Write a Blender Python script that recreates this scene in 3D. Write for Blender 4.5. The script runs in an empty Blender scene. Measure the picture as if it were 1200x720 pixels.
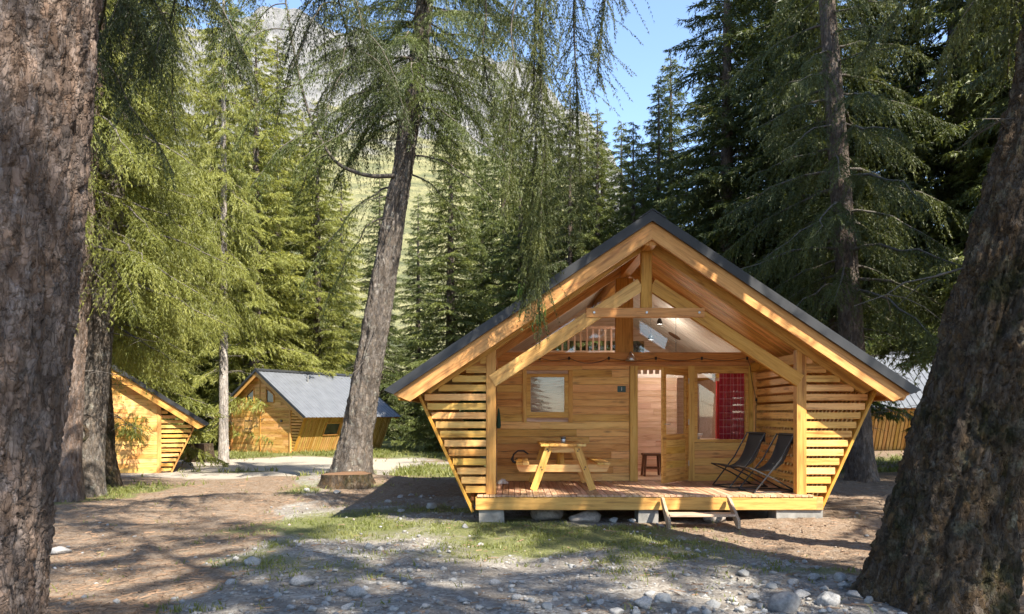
import bpy, math, random
import numpy as np
from mathutils import Vector, Matrix, Euler

scene = bpy.context.scene
COL = scene.collection
rad = math.radians

# ------------------------------------------------------------------ camera
CAM_Z = 1.66
cam_data = bpy.data.cameras.new('camera')
cam_data.sensor_width = 36.0
cam_data.lens = 25.35
cam_data.shift_y = 125.0 / 1200.0
cam_data.clip_start = 0.1
cam_data.clip_end = 6000.0
cam_data.dof.use_dof = True
cam_data.dof.focus_distance = 12.0
cam_data.dof.aperture_fstop = 3.2
camera = bpy.data.objects.new('camera', cam_data)
COL.objects.link(camera)
camera.location = (0, 0, CAM_Z)
camera.rotation_euler = (rad(90), 0, 0)
scene.camera = camera

# ------------------------------------------------------------------ sky, sun, exposure
SUN = Vector((0.43, -0.50, 0.75)).normalized()          # direction towards the sun
world = bpy.data.worlds.new('World')
scene.world = world
world.use_nodes = True
wn = world.node_tree
wn.nodes.clear()
w_out = wn.nodes.new('ShaderNodeOutputWorld')
w_bg = wn.nodes.new('ShaderNodeBackground')
w_sky = wn.nodes.new('ShaderNodeTexSky')
w_sky.sky_type = 'NISHITA'
w_sky.sun_disc = False
w_sky.sun_elevation = math.asin(SUN.z)
w_sky.sun_rotation = math.atan2(SUN.x, SUN.y)
w_sky.altitude = 1500
w_sky.air_density = 1.0
w_sky.dust_density = 1.2
w_bg.inputs['Strength'].default_value = 0.15
wn.links.new(w_sky.outputs[0], w_bg.inputs[0])
wn.links.new(w_bg.outputs[0], w_out.inputs[0])

sun_data = bpy.data.lights.new('sun', 'SUN')
sun_data.energy = 5.0
sun_data.angle = rad(0.53)
sun_data.color = (1.0, 0.93, 0.82)
sun = bpy.data.objects.new('sun', sun_data)
COL.objects.link(sun)
sun.location = SUN * 60
sun.rotation_euler = (-SUN).to_track_quat('-Z', 'Y').to_euler()

scene.view_settings.view_transform = 'Standard'
scene.view_settings.look = 'None'
scene.view_settings.exposure = 1.6
scene.view_settings.gamma = 1.0
scene.view_settings.use_curve_mapping = False
scene.cycles.use_denoising = True
scene.cycles.max_bounces = 7
scene.cycles.diffuse_bounces = 4
scene.cycles.transparent_max_bounces = 12
scene.cycles.caustics_reflective = False
scene.cycles.caustics_refractive = False
scene.cycles.sample_clamp_indirect = 8.0

# ------------------------------------------------------------------ noise in numpy
def _hash(ix, iy, iz, seed):
    h = (ix.astype(np.int64) * 374761393 + iy.astype(np.int64) * 668265263
         + iz.astype(np.int64) * 2147483647 + seed * 1274126177) & 0xFFFFFFFF
    h = ((h ^ (h >> 13)) * 1274126177) & 0xFFFFFFFF
    h = ((h ^ (h >> 16)) * 2246822519) & 0xFFFFFFFF
    return ((h ^ (h >> 15)) & 0xFFFFFF) / float(0xFFFFFF)

def vnoise(x, y, z=None, seed=0):
    x = np.asarray(x, float); y = np.asarray(y, float)
    z = np.zeros_like(x) if z is None else np.asarray(z, float)
    x, y, z = np.broadcast_arrays(x, y, z)
    ix, iy, iz = np.floor(x), np.floor(y), np.floor(z)
    fx, fy, fz = x - ix, y - iy, z - iz
    fx, fy, fz = [f * f * (3 - 2 * f) for f in (fx, fy, fz)]
    r = 0
    for a in (0, 1):
        for b in (0, 1):
            for c in (0, 1):
                wgt = (fx if a else 1 - fx) * (fy if b else 1 - fy) * (fz if c else 1 - fz)
                r = r + wgt * _hash(ix + a, iy + b, iz + c, seed)
    return r * 2 - 1

def fbm(x, y, z=None, seed=0, octv=4):
    s, a, f = 0, 1.0, 1.0
    for o in range(octv):
        s = s + a * vnoise(np.asarray(x) * f, np.asarray(y) * f, None if z is None else np.asarray(z) * f, seed + o * 17)
        a *= 0.5; f *= 2.03
    return s

def worley(x, y, period, seed=0):
    """F1 and F2 on a jittered grid that repeats every `period` cells in x, and the cell's id"""
    ix, iy = np.floor(x), np.floor(y)
    f1 = np.full(x.shape, 9.0); f2 = np.full(x.shape, 9.0); cid = np.zeros(x.shape)
    for a in (-1, 0, 1):
        for b in (-1, 0, 1):
            cx, cy = ix + a, iy + b
            hx = np.mod(cx, period)
            px = cx + 0.1 + 0.8 * _hash(hx, cy, hx * 0, seed)
            py = cy + 0.1 + 0.8 * _hash(hx, cy, hx * 0 + 1, seed)
            d = np.hypot(x - px, y - py)
            c = _hash(hx, cy, hx * 0 + 2, seed)
            near = d < f1
            f2 = np.where(near, f1, np.minimum(f2, d))
            cid = np.where(near, c, cid)
            f1 = np.where(near, d, f1)
    return f1, f2, cid

def sstep(a, b, x):
    t = np.clip((np.asarray(x, float) - a) / (b - a), 0, 1)
    return t * t * (3 - 2 * t)

# ------------------------------------------------------------------ mesh helpers
def mesh_arrays(name, verts, faces, mat=None, smooth=False):
    """faces: (n,3) or (n,4) int array"""
    verts = np.ascontiguousarray(verts, dtype=np.float32)
    faces = np.ascontiguousarray(faces, dtype=np.int32)
    me = bpy.data.meshes.new(name)
    n, k = faces.shape
    me.vertices.add(len(verts)); me.vertices.foreach_set('co', verts.ravel())
    me.loops.add(n * k); me.loops.foreach_set('vertex_index', faces.ravel())
    me.polygons.add(n)
    me.polygons.foreach_set('loop_start', np.arange(0, n * k, k, dtype=np.int32))
    if smooth:
        me.polygons.foreach_set('use_smooth', np.ones(n, dtype=bool))
    else:
        me.polygons.foreach_set('use_smooth', np.zeros(n, dtype=bool))
    me.update(calc_edges=True)
    if mat: me.materials.append(mat)
    return me

def mesh_py(name, verts, faces, mat=None, smooth=False):
    me = bpy.data.meshes.new(name)
    me.from_pydata([tuple(v) for v in verts], [], [tuple(f) for f in faces])
    me.update()
    if smooth:
        for p in me.polygons: p.use_smooth = True
    if mat: me.materials.append(mat)
    return me

def link(name, me, parent=None, loc=(0, 0, 0), rot=None, matrix=None):
    o = bpy.data.objects.new(name, me)
    COL.objects.link(o)
    if parent is not None: o.parent = parent
    if matrix is not None:
        o.matrix_local = matrix
    else:
        o.location = loc
        if rot is not None: o.rotation_euler = rot
    return o

def tag(o, label=None, cat=None, group=None, kind=None):
    if label: o['label'] = label
    if cat: o['category'] = cat
    if group: o['group'] = group
    if kind: o['kind'] = kind
    return o

def thing(name, label, cat, loc=(0, 0, 0), rotz=0.0, group=None):
    o = bpy.data.objects.new(name, None)
    COL.objects.link(o)
    o.empty_display_size = 0.2
    o.location = loc; o.rotation_euler = (0, 0, rotz)
    return tag(o, label, cat, group)

_box_cache = {}
def box_mesh(L, w, h, mat, c=0.004):
    key = (round(L, 3), round(w, 4), round(h, 4), mat.name, c)
    if key in _box_cache: return _box_cache[key]
    c = min(c, w * 0.3, h * 0.3)
    a, b = w / 2, h / 2
    sec = [(-a + c, -b), (a - c, -b), (a, -b + c), (a, b - c), (a - c, b), (-a + c, b), (-a, b - c), (-a, -b + c)]
    vs = [(-L / 2, y, z) for y, z in sec] + [(L / 2, y, z) for y, z in sec]
    fs = [(i, (i + 1) % 8, (i + 1) % 8 + 8, i + 8) for i in range(8)]
    fs = [tuple(reversed(f)) for f in fs]
    fs += [tuple(range(8)), tuple(range(15, 7, -1))]
    me = mesh_py('board', vs, fs, mat)
    me.update()
    _box_cache[key] = me
    return me

def frame_matrix(p, x, zhint=(0, 0, 1)):
    x = Vector(x).normalized()
    z = Vector(zhint)
    y = z.cross(x)
    if y.length < 1e-4: y = Vector((0, 1, 0)).cross(x)
    y.normalize()
    z = x.cross(y).normalized()
    m = Matrix((x, y, z)).transposed().to_4x4()
    m.translation = Vector(p)
    return m

def beam(name, p0, p1, w, h, mat, parent=None, up=(0, 0, 1), c=0.004):
    """a board from p0 to p1: h along `up`, w across"""
    p0, p1 = Vector(p0), Vector(p1)
    L = (p1 - p0).length
    return link(name, box_mesh(L, w, h, mat, c), parent, matrix=frame_matrix((p0 + p1) / 2, p1 - p0, up))

def box(name, lo, hi, mat, parent=None, axis=0, c=0.004):
    """axis-aligned board between two corners, grain along axis"""
    lo, hi = Vector(lo), Vector(hi)
    m = (lo + hi) / 2; d = hi - lo
    if axis == 0: return beam(name, (lo.x, m.y, m.z), (hi.x, m.y, m.z), d.y, d.z, mat, parent, (0, 0, 1), c)
    if axis == 1: return beam(name, (m.x, lo.y, m.z), (m.x, hi.y, m.z), d.x, d.z, mat, parent, (0, 0, 1), c)
    return beam(name, (m.x, m.y, lo.z), (m.x, m.y, hi.z), d.x, d.y, mat, parent, (0, 1, 0), c)

def prism(pts, y0, y1):
    """polygon in (x,z), extruded along y"""
    n = len(pts)
    vs = [(x, y0, z) for x, z in pts] + [(x, y1, z) for x, z in pts]
    fs = [(i, (i + 1) % n, (i + 1) % n + n, i + n) for i in range(n)]
    area = sum(pts[i][0] * pts[(i + 1) % n][1] - pts[(i + 1) % n][0] * pts[i][1] for i in range(n))
    fs += [tuple(range(n - 1, -1, -1)), tuple(range(n, 2 * n))]
    if (area > 0): fs = [tuple(reversed(f)) for f in fs]
    return vs, fs

class MB:
    """collects shapes into one mesh"""
    def __init__(self): self.v = []; self.f = []
    def add(self, vs, fs):
        k = len(self.v)
        self.v += [tuple(v) for v in vs]; self.f += [tuple(i + k for i in f) for f in fs]
        return self
    def boxx(self, lo, hi):
        (a, b, c), (d, e, f) = lo, hi
        vs = [(a, b, c), (d, b, c), (d, e, c), (a, e, c), (a, b, f), (d, b, f), (d, e, f), (a, e, f)]
        fs = [(0, 3, 2, 1), (4, 5, 6, 7), (0, 1, 5, 4), (1, 2, 6, 5), (2, 3, 7, 6), (3, 0, 4, 7)]
        return self.add(vs, fs)
    def tube(self, pts, r, n=6):
        pts = [Vector(p) for p in pts]
        rs = r if isinstance(r, (list, tuple)) else [r] * len(pts)
        k = len(self.v)
        for i, p in enumerate(pts):
            t = (pts[min(i + 1, len(pts) - 1)] - pts[max(i - 1, 0)]).normalized()
            a = t.cross(Vector((0.13, 0.31, 0.94)))
            if a.length < 1e-3: a = t.cross(Vector((1, 0, 0)))
            a.normalize(); b = t.cross(a)
            for j in range(n):
                th = 2 * math.pi * j / n
                self.v.append(tuple(p + (a * math.cos(th) + b * math.sin(th)) * rs[i]))
        for i in range(len(pts) - 1):
            for j in range(n):
                j2 = (j + 1) % n
                self.f.append((k + i * n + j, k + i * n + j2, k + (i + 1) * n + j2, k + (i + 1) * n + j))
        self.f.append(tuple(k + j for j in reversed(range(n))))
        e = k + (len(pts) - 1) * n
        self.f.append(tuple(e + j for j in range(n)))
        return self
    def lathe(self, prof, n=20, cx=0, cy=0):
        k = len(self.v)
        for r, z in prof:
            for j in range(n):
                th = 2 * math.pi * j / n
                self.v.append((cx + r * math.cos(th), cy + r * math.sin(th), z))
        for i in range(len(prof) - 1):
            for j in range(n):
                j2 = (j + 1) % n
                self.f.append((k + i * n + j, k + i * n + j2, k + (i + 1) * n + j2, k + (i + 1) * n + j))
        return self
    def build(self, name, mat, parent=None, loc=(0, 0, 0), rot=None, smooth=False):
        return link(name, mesh_py(name, self.v, self.f, mat, smooth), parent, loc, rot)

# ------------------------------------------------------------------ materials
def new_mat(name):
    m = bpy.data.materials.new(name)
    m.use_nodes = True
    nt = m.node_tree
    nt.nodes.clear()
    out = nt.nodes.new('ShaderNodeOutputMaterial')
    return m, nt, out

def N(nt, typ, **kw):
    n = nt.nodes.new(typ)
    for k, v in kw.items():
        if k in n.inputs: n.inputs[k].default_value = v
        else: setattr(n, k, v)
    return n

def ramp(nt, fac, stops):
    r = nt.nodes.new('ShaderNodeValToRGB')
    el = r.color_ramp.elements
    while len(el) > 1: el.remove(el[0])
    el[0].position = stops[0][0]; el[0].color = (*stops[0][1], 1)
    for p, c in stops[1:]:
        e = el.new(p); e.color = (*c, 1)
    nt.links.new(fac, r.inputs[0])
    return r.outputs[0]

def mix(nt, fac, a, b, mode='MIX'):
    n = nt.nodes.new('ShaderNodeMix')
    n.data_type = 'RGBA'; n.blend_type = mode
    for sock, v in ((n.inputs[0], fac), (n.inputs[6], a), (n.inputs[7], b)):
        if isinstance(v, bpy.types.NodeSocket): nt.links.new(v, sock)
        elif isinstance(v, (int, float)): sock.default_value = v
        else: sock.default_value = (*v, 1)
    return n.outputs[2]

def math_n(nt, op, a, b=None, c=None):
    n = nt.nodes.new('ShaderNodeMath'); n.operation = op
    for i, v in enumerate((a, b, c)):
        if v is None: continue
        if isinstance(v, bpy.types.NodeSocket): nt.links.new(v, n.inputs[i])
        else: n.inputs[i].default_value = v
    return n.outputs[0]

def noise(nt, vec, scale, detail=4, rough=0.6, dist=0.0):
    n = N(nt, 'ShaderNodeTexNoise', Scale=scale, Detail=detail, Roughness=rough, Distortion=dist)
    nt.links.new(vec, n.inputs['Vector'])
    return n.outputs[0]

def wood_mat(name, light, mid, dark, knots=1.0, rough=0.55, vary=0.35, weather=None):
    m, nt, out = new_mat(name)
    L = nt.links
    tc = N(nt, 'ShaderNodeTexCoord'); oi = N(nt, 'ShaderNodeObjectInfo')
    off = nt.nodes.new('ShaderNodeVectorMath'); off.operation = 'MULTIPLY_ADD'
    comb = N(nt, 'ShaderNodeCombineXYZ')
    for i, k in enumerate((91.0, 57.0, 23.0)):
        L.new(math_n(nt, 'MULTIPLY', oi.outputs['Random'], k), comb.inputs[i])
    add = nt.nodes.new('ShaderNodeVectorMath'); add.operation = 'ADD'
    L.new(tc.outputs['Object'], add.inputs[0]); L.new(comb.outputs[0], add.inputs[1])
    mp = N(nt, 'ShaderNodeMapping'); mp.inputs['Scale'].default_value = (0.9, 12, 12)
    L.new(add.outputs[0], mp.inputs[0])
    mp2 = N(nt, 'ShaderNodeMapping'); mp2.inputs['Scale'].default_value = (2.0, 5.5, 5.5)
    L.new(add.outputs[0], mp2.inputs[0])
    g1 = noise(nt, mp.outputs[0], 1.6, 6, 0.62, 0.8)
    g2 = noise(nt, mp.outputs[0], 7.0, 3, 0.6, 0.3)
    col = ramp(nt, g1, [(0.33, dark), (0.47, mid), (0.64, light)])
    streak = ramp(nt, g2, [(0.30, (1, 1, 1)), (0.46, (0, 0, 0))])
    col = mix(nt, math_n(nt, 'MULTIPLY', streak, 0.45), col, dark)
    vor = N(nt, 'ShaderNodeTexVoronoi', Scale=1.0); vor.inputs['Randomness'].default_value = 1.0
    L.new(mp2.outputs[0], vor.inputs['Vector'])
    kn = math_n(nt, 'SUBTRACT', 1.0, math_n(nt, 'SMOOTH_MIN', math_n(nt, 'MULTIPLY', vor.outputs['Distance'], 5.2), 1.0, 0.2))
    kn = math_n(nt, 'MULTIPLY', kn, 0.75 * knots)
    col = mix(nt, kn, col, tuple(c * 0.35 for c in dark))
    # every board has a tone of its own
    rnd = math_n(nt, 'FRACT', math_n(nt, 'MULTIPLY', oi.outputs['Random'], 13.7))
    hsv = N(nt, 'ShaderNodeHueSaturation')
    L.new(math_n(nt, 'MULTIPLY_ADD', oi.outputs['Random'], 0.022, 0.489), hsv.inputs['Hue'])
    L.new(math_n(nt, 'MULTIPLY_ADD', rnd, vary, 1.0 - vary * 0.55), hsv.inputs['Value'])
    L.new(math_n(nt, 'MULTIPLY_ADD', rnd, -0.12, 1.06), hsv.inputs['Saturation'])
    L.new(col, hsv.inputs['Color'])
    col = hsv.outputs[0]
    if weather:
        wz = noise(nt, tc.outputs['Object'], 2.3, 5, 0.65)
        col = mix(nt, ramp(nt, wz, [(0.42, (0, 0, 0)), (0.68, (1, 1, 1))]), col, weather)
    bs = N(nt, 'ShaderNodeBsdfPrincipled', Roughness=rough)
    bs.inputs['Specular IOR Level'].default_value = 0.35
    L.new(col, bs.inputs['Base Color'])
    bp = N(nt, 'ShaderNodeBump', Strength=0.35, Distance=0.004)
    L.new(g1, bp.inputs['Height']); L.new(bp.outputs[0], bs.inputs['Normal'])
    L.new(bs.outputs[0], out.inputs[0])
    return m

def plain(name, col, rough=0.5, metal=0.0, var=0.15, scale=8.0, bump=0.0):
    m, nt, out = new_mat(name)
    tc = N(nt, 'ShaderNodeTexCoord')
    n = noise(nt, tc.outputs['Object'], scale, 5)
    c = ramp(nt, n, [(0.3, tuple(x * (1 - var) for x in col)), (0.7, tuple(min(1, x * (1 + var)) for x in col))])
    bs = N(nt, 'ShaderNodeBsdfPrincipled', Roughness=rough, Metallic=metal)
    nt.links.new(c, bs.inputs['Base Color'])
    nt.links.new(math_n(nt, 'MULTIPLY_ADD', n, 0.25, rough - 0.12), bs.inputs['Roughness'])
    if bump:
        bp = N(nt, 'ShaderNodeBump', Strength=0.6, Distance=bump)
        nt.links.new(n, bp.inputs['Height']); nt.links.new(bp.outputs[0], bs.inputs['Normal'])
    nt.links.new(bs.outputs[0], out.inputs[0])
    return m

def glass_mat(name, tint=(0.96, 0.98, 0.97)):
    m, nt, out = new_mat(name)
    tr = N(nt, 'ShaderNodeBsdfTransparent'); tr.inputs[0].default_value = (*tint, 1)
    gl = N(nt, 'ShaderNodeBsdfGlossy', Roughness=0.02)
    lw = N(nt, 'ShaderNodeLayerWeight', Blend=0.5)
    fres = math_n(nt, 'MULTIPLY_ADD', math_n(nt, 'POWER', lw.outputs['Facing'], 5.0), 0.94, 0.045)
    mx = N(nt, 'ShaderNodeMixShader')
    nt.links.new(fres, mx.inputs[0])
    nt.links.new(tr.outputs[0], mx.inputs[1]); nt.links.new(gl.outputs[0], mx.inputs[2])
    nt.links.new(mx.outputs[0], out.inputs[0])
    return m

def leaf_mat(name, dark, mid, light, transl=0.35):
    m, nt, out = new_mat(name)
    L = nt.links
    geo = N(nt, 'ShaderNodeNewGeometry'); oi = N(nt, 'ShaderNodeObjectInfo')
    n = noise(nt, geo.outputs['Position'], 1.1, 3, 0.6)
    n2 = noise(nt, geo.outputs['Position'], 9.0, 2, 0.6)
    f = math_n(nt, 'ADD', math_n(nt, 'MULTIPLY', n, 0.7), math_n(nt, 'MULTIPLY', n2, 0.3))
    f = math_n(nt, 'ADD', f, math_n(nt, 'MULTIPLY_ADD', oi.outputs['Random'], 0.16, -0.08))
    col = ramp(nt, f, [(0.30, dark), (0.5, mid), (0.68, light)])
    bs = N(nt, 'ShaderNodeBsdfPrincipled', Roughness=0.5)
    bs.inputs['Specular IOR Level'].default_value = 0.4
    L.new(col, bs.inputs['Base Color'])
    tl = N(nt, 'ShaderNodeBsdfTranslucent')
    tcol = mix(nt, 1.0, col, (1.25, 1.15, 0.55), 'MULTIPLY')
    L.new(tcol, tl.inputs[0])
    mx = N(nt, 'ShaderNodeMixShader'); mx.inputs[0].default_value = transl
    L.new(bs.outputs[0], mx.inputs[1]); L.new(tl.outputs[0], mx.inputs[2])
    L.new(mx.outputs[0], out.inputs[0])
    return m

def bark_mat(name, dark, mid, light, lichen=None, moss=None, scale=1.0, bump=0.028):
    m, nt, out = new_mat(name)
    L = nt.links
    tc = N(nt, 'ShaderNodeTexCoord')
    mp = N(nt, 'ShaderNodeMapping'); mp.inputs['Scale'].default_value = (scale, scale, scale * 0.35)
    L.new(tc.outputs['Object'], mp.inputs[0])
    n1 = noise(nt, mp.outputs[0], 9.0, 6, 0.65, 0.4)
    n2 = noise(nt, mp.outputs[0], 40.0, 4, 0.7)
    col = ramp(nt, n1, [(0.30, dark), (0.5, mid), (0.70, light)])
    col = mix(nt, math_n(nt, 'MULTIPLY', n2, 0.5), col, mix(nt, n2, dark, light))
    if lichen:
        ln = noise(nt, tc.outputs['Object'], 5.0, 6, 0.7)
        col = mix(nt, ramp(nt, ln, [(0.55, (0, 0, 0)), (0.66, (0.7, 0.7, 0.7))]), col, lichen)
    if moss:
        mn = noise(nt, tc.outputs['Object'], 2.0, 7, 0.7)
        col = mix(nt, ramp(nt, mn, [(0.50, (0, 0, 0)), (0.64, (0.85, 0.85, 0.85))]), col, moss)
    vor = N(nt, 'ShaderNodeTexVoronoi', Scale=16.0); vor.feature = 'DISTANCE_TO_EDGE'
    fl = N(nt, 'ShaderNodeTexVoronoi', Scale=26.0); fle = N(nt, 'ShaderNodeTexVoronoi', Scale=26.0); fle.feature = 'DISTANCE_TO_EDGE'
    wv = nt.nodes.new('ShaderNodeVectorMath'); wv.operation = 'ADD'
    nn = N(nt, 'ShaderNodeTexNoise', Scale=14.0, Detail=3.0); L.new(mp.outputs[0], nn.inputs['Vector'])
    sc = nt.nodes.new('ShaderNodeVectorMath'); sc.operation = 'SCALE'; sc.inputs['Scale'].default_value = 0.12
    L.new(nn.outputs['Color'], sc.inputs[0]); L.new(mp.outputs[0], wv.inputs[0]); L.new(sc.outputs[0], wv.inputs[1])
    for q in (vor, fl, fle): L.new(wv.outputs[0], q.inputs['Vector'])
    fsep = N(nt, 'ShaderNodeSeparateColor'); L.new(fl.outputs['Color'], fsep.inputs[0])
    hv = N(nt, 'ShaderNodeHueSaturation'); L.new(col, hv.inputs['Color'])
    L.new(math_n(nt, 'MULTIPLY_ADD', fsep.outputs[0], 0.65, 0.68), hv.inputs['Value'])
    L.new(math_n(nt, 'MULTIPLY_ADD', fsep.outputs[1], 0.5, 0.75), hv.inputs['Saturation'])
    col = hv.outputs[0]
    hgt = math_n(nt, 'ADD', math_n(nt, 'MULTIPLY', math_n(nt, 'MINIMUM', vor.outputs['Distance'], 0.10), 4.0), math_n(nt, 'MULTIPLY', n2, 0.6))
    hgt = math_n(nt, 'ADD', hgt, math_n(nt, 'ADD', math_n(nt, 'MULTIPLY', math_n(nt, 'MINIMUM', fle.outputs['Distance'], 0.07), 3.5), math_n(nt, 'MULTIPLY', fsep.outputs[2], 0.5)))
    bs = N(nt, 'ShaderNodeBsdfPrincipled', Roughness=0.88)
    bs.inputs['Specular IOR Level'].default_value = 0.2
    L.new(col, bs.inputs['Base Color'])
    bp = N(nt, 'ShaderNodeBump', Strength=0.9, Distance=bump)
    L.new(hgt, bp.inputs['Height']); L.new(bp.outputs[0], bs.inputs['Normal'])
    L.new(bs.outputs[0], out.inputs[0])
    return m

M = {}
M['larch'] = wood_mat('larch_wood', (0.82, 0.485, 0.155), (0.74, 0.395, 0.108), (0.42, 0.185, 0.045), vary=0.42)
M['beam'] = wood_mat('larch_beam', (0.68, 0.350, 0.095), (0.58, 0.272, 0.064), (0.36, 0.145, 0.034), knots=0.8, vary=0.22)
M['pine'] = wood_mat('pine_door', (0.76, 0.46, 0.135), (0.68, 0.38, 0.098), (0.46, 0.205, 0.052), knots=1.0, vary=0.15)
M['deck'] = wood_mat('deck_wood', (0.62, 0.40, 0.25), (0.53, 0.315, 0.185), (0.32, 0.175, 0.095), knots=0.5, vary=0.45, rough=0.5)
M['grey_wood'] = wood_mat('weathered_wood', (0.48, 0.36, 0.24), (0.38, 0.27, 0.17), (0.22, 0.15, 0.09), knots=0.6)
M['inner'] = wood_mat('inner_panelling', (0.78, 0.56, 0.42), (0.72, 0.47, 0.33), (0.52, 0.30, 0.19), knots=0.6, vary=0.18)
M['ceiling'] = wood_mat('ceiling_panelling', (0.84, 0.77, 0.70), (0.80, 0.71, 0.63), (0.64, 0.53, 0.44), knots=0.3, vary=0.12)
M['skin'] = wood_mat('cladding_wood', (0.60, 0.36, 0.11), (0.52, 0.29, 0.075), (0.34, 0.17, 0.04), vary=0.3)
M['dark_wood'] = wood_mat('dark_stool_wood', (0.22, 0.11, 0.06), (0.16, 0.075, 0.04), (0.08, 0.04, 0.02), knots=0.2)
M['cut_wood'] = wood_mat('cut_stump_wood', (0.22, 0.115, 0.065), (0.165, 0.082, 0.045), (0.08, 0.04, 0.022), knots=0.5)
M['roof'] = plain('charcoal_roof_metal', (0.020, 0.021, 0.023), 0.5, 0.0, 0.2, 3.0)
M['zinc'] = plain('grey_roof_metal', (0.14, 0.148, 0.16), 0.5, 0.2, 0.12, 2.0)
M['black_fabric'] = plain('black_sling_fabric', (0.022, 0.021, 0.022), 0.75, 0, 0.25, 60)
M['black_metal'] = plain('black_metal', (0.02, 0.02, 0.021), 0.4, 0.0, 0.2, 20)
M['steel'] = plain('brushed_steel', (0.55, 0.54, 0.52), 0.38, 0.85, 0.1, 12)
M['concrete'] = plain('concrete', (0.24, 0.225, 0.20), 0.9, 0, 0.3, 9, 0.006)
M['white'] = plain('off_white', (0.78, 0.77, 0.74), 0.7, 0, 0.06, 20)
M['green_sign'] = plain('dark_green_sign', (0.012, 0.055, 0.045), 0.4, 0, 0.1, 20)
M['green_cloth'] = plain('dark_green_cloth', (0.015, 0.06, 0.035), 0.8, 0, 0.2, 30)
M['rubber'] = plain('black_rubber', (0.015, 0.015, 0.016), 0.6, 0, 0.2, 20)
M['glass'] = glass_mat('window_glass')
M['stone'] = plain('grey_stone', (0.27, 0.26, 0.245), 0.85, 0, 0.35, 6, 0.01)
M['stone_dark'] = plain('dark_stone', (0.17, 0.165, 0.16), 0.85, 0, 0.35, 5, 0.01)
M['stone_pale'] = plain('pale_stone', (0.28, 0.27, 0.25), 0.85, 0, 0.2, 6, 0.01)
M['stone_brown'] = plain('brown_stone', (0.26, 0.22, 0.18), 0.85, 0, 0.35, 6, 0.01)
M['leaf_lit'] = leaf_mat('spruce_needles_sunlit', (0.080, 0.092, 0.020), (0.195, 0.210, 0.044), (0.340, 0.345, 0.095), 0.42)  # sunlit tone of the same needles, painted into their colour
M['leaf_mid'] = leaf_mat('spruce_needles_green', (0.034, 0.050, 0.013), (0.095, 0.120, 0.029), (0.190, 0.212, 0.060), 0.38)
M['leaf_shaded'] = leaf_mat('spruce_needles_shaded', (0.030, 0.043, 0.013), (0.070, 0.088, 0.024), (0.140, 0.155, 0.044), 0.38)  # shaded tone of the same needles, painted into their colour
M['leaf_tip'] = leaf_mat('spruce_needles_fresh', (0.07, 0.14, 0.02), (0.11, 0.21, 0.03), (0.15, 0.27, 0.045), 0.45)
M['grass'] = leaf_mat('grass_blades', (0.090, 0.115, 0.026), (0.165, 0.185, 0.045), (0.270, 0.265, 0.095), 0.35)
M['twig'] = plain('twig_bark', (0.10, 0.085, 0.07), 0.9, 0, 0.3, 9)
M['dead_twig'] = plain('dead_twig', (0.27, 0.23, 0.19), 0.9, 0, 0.3, 9)
M['bark_red'] = bark_mat('scaly_spruce_bark', (0.070, 0.046, 0.034), (0.150, 0.108, 0.083), (0.27, 0.21, 0.175))
M['bark_grey'] = bark_mat('grey_spruce_bark', (0.050, 0.040, 0.032), (0.120, 0.098, 0.080), (0.22, 0.19, 0.16), lichen=(0.24, 0.235, 0.20))
M['bark_moss'] = bark_mat('mossy_spruce_bark', (0.026, 0.017, 0.010), (0.062, 0.042, 0.026), (0.135, 0.096, 0.060), lichen=(0.15, 0.135, 0.09), moss=(0.020, 0.022, 0.007))
M['bark_sunlit'] = bark_mat('sunlit_spruce_bark', (0.18, 0.15, 0.125), (0.34, 0.30, 0.26), (0.48, 0.44, 0.40))  # sunlight on the bare trunk is put into the bark colour
M['bark_far'] = bark_mat('far_spruce_bark', (0.055, 0.042, 0.034), (0.11, 0.085, 0.068), (0.20, 0.165, 0.135))

def check_mat():
    m, nt, out = new_mat('red_checked_cloth')
    tc = N(nt, 'ShaderNodeTexCoord')
    sx = N(nt, 'ShaderNodeSeparateXYZ'); nt.links.new(tc.outputs['UV'], sx.inputs[0])
    s1 = math_n(nt, 'LESS_THAN', math_n(nt, 'FRACT', math_n(nt, 'MULTIPLY', sx.outputs[1], 11.0)), 0.16)
    s2 = math_n(nt, 'LESS_THAN', math_n(nt, 'FRACT', math_n(nt, 'MULTIPLY', sx.outputs[0], 7.0)), 0.16)
    f = math_n(nt, 'MULTIPLY', math_n(nt, 'ADD', s1, s2), 0.30)
    c = mix(nt, f, (0.34, 0.012, 0.040), (0.62, 0.38, 0.38))
    bs = N(nt, 'ShaderNodeBsdfPrincipled', Roughness=0.85)
    nt.links.new(c, bs.inputs['Base Color'])
    tl = N(nt, 'ShaderNodeBsdfTranslucent'); nt.links.new(c, tl.inputs[0])
    mx = N(nt, 'ShaderNodeMixShader'); mx.inputs[0].default_value = 0.25
    nt.links.new(bs.outputs[0], mx.inputs[1]); nt.links.new(tl.outputs[0], mx.inputs[2])
    nt.links.new(mx.outputs[0], out.inputs[0])
    return m
M['check'] = check_mat()
M['backing_plank'] = wood_mat('backing_wood', (0.50, 0.33, 0.23), (0.42, 0.26, 0.17), (0.28, 0.16, 0.10), knots=0.4, vary=0.3)
M['red'] = plain('red_cloth', (0.42, 0.022, 0.025), 0.85, 0, 0.15, 12)


# ================================================================== GROUND
def edge_left(y):      # where the brown path on the left meets the stony ground
    return np.interp(y, [4, 6, 9, 13.4, 16, 19, 22], [-2.1, -2.5, -3.2, -4.1, -5.0, -5.4, -5.6])
def edge_right(y):     # where the stony ground meets the needle litter by the cabin
    return np.interp(y, [3, 6, 7.2, 8.5, 12.2, 14], [5.2, 4.3, 3.5, 2.7, 1.3, 0.4])

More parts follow.
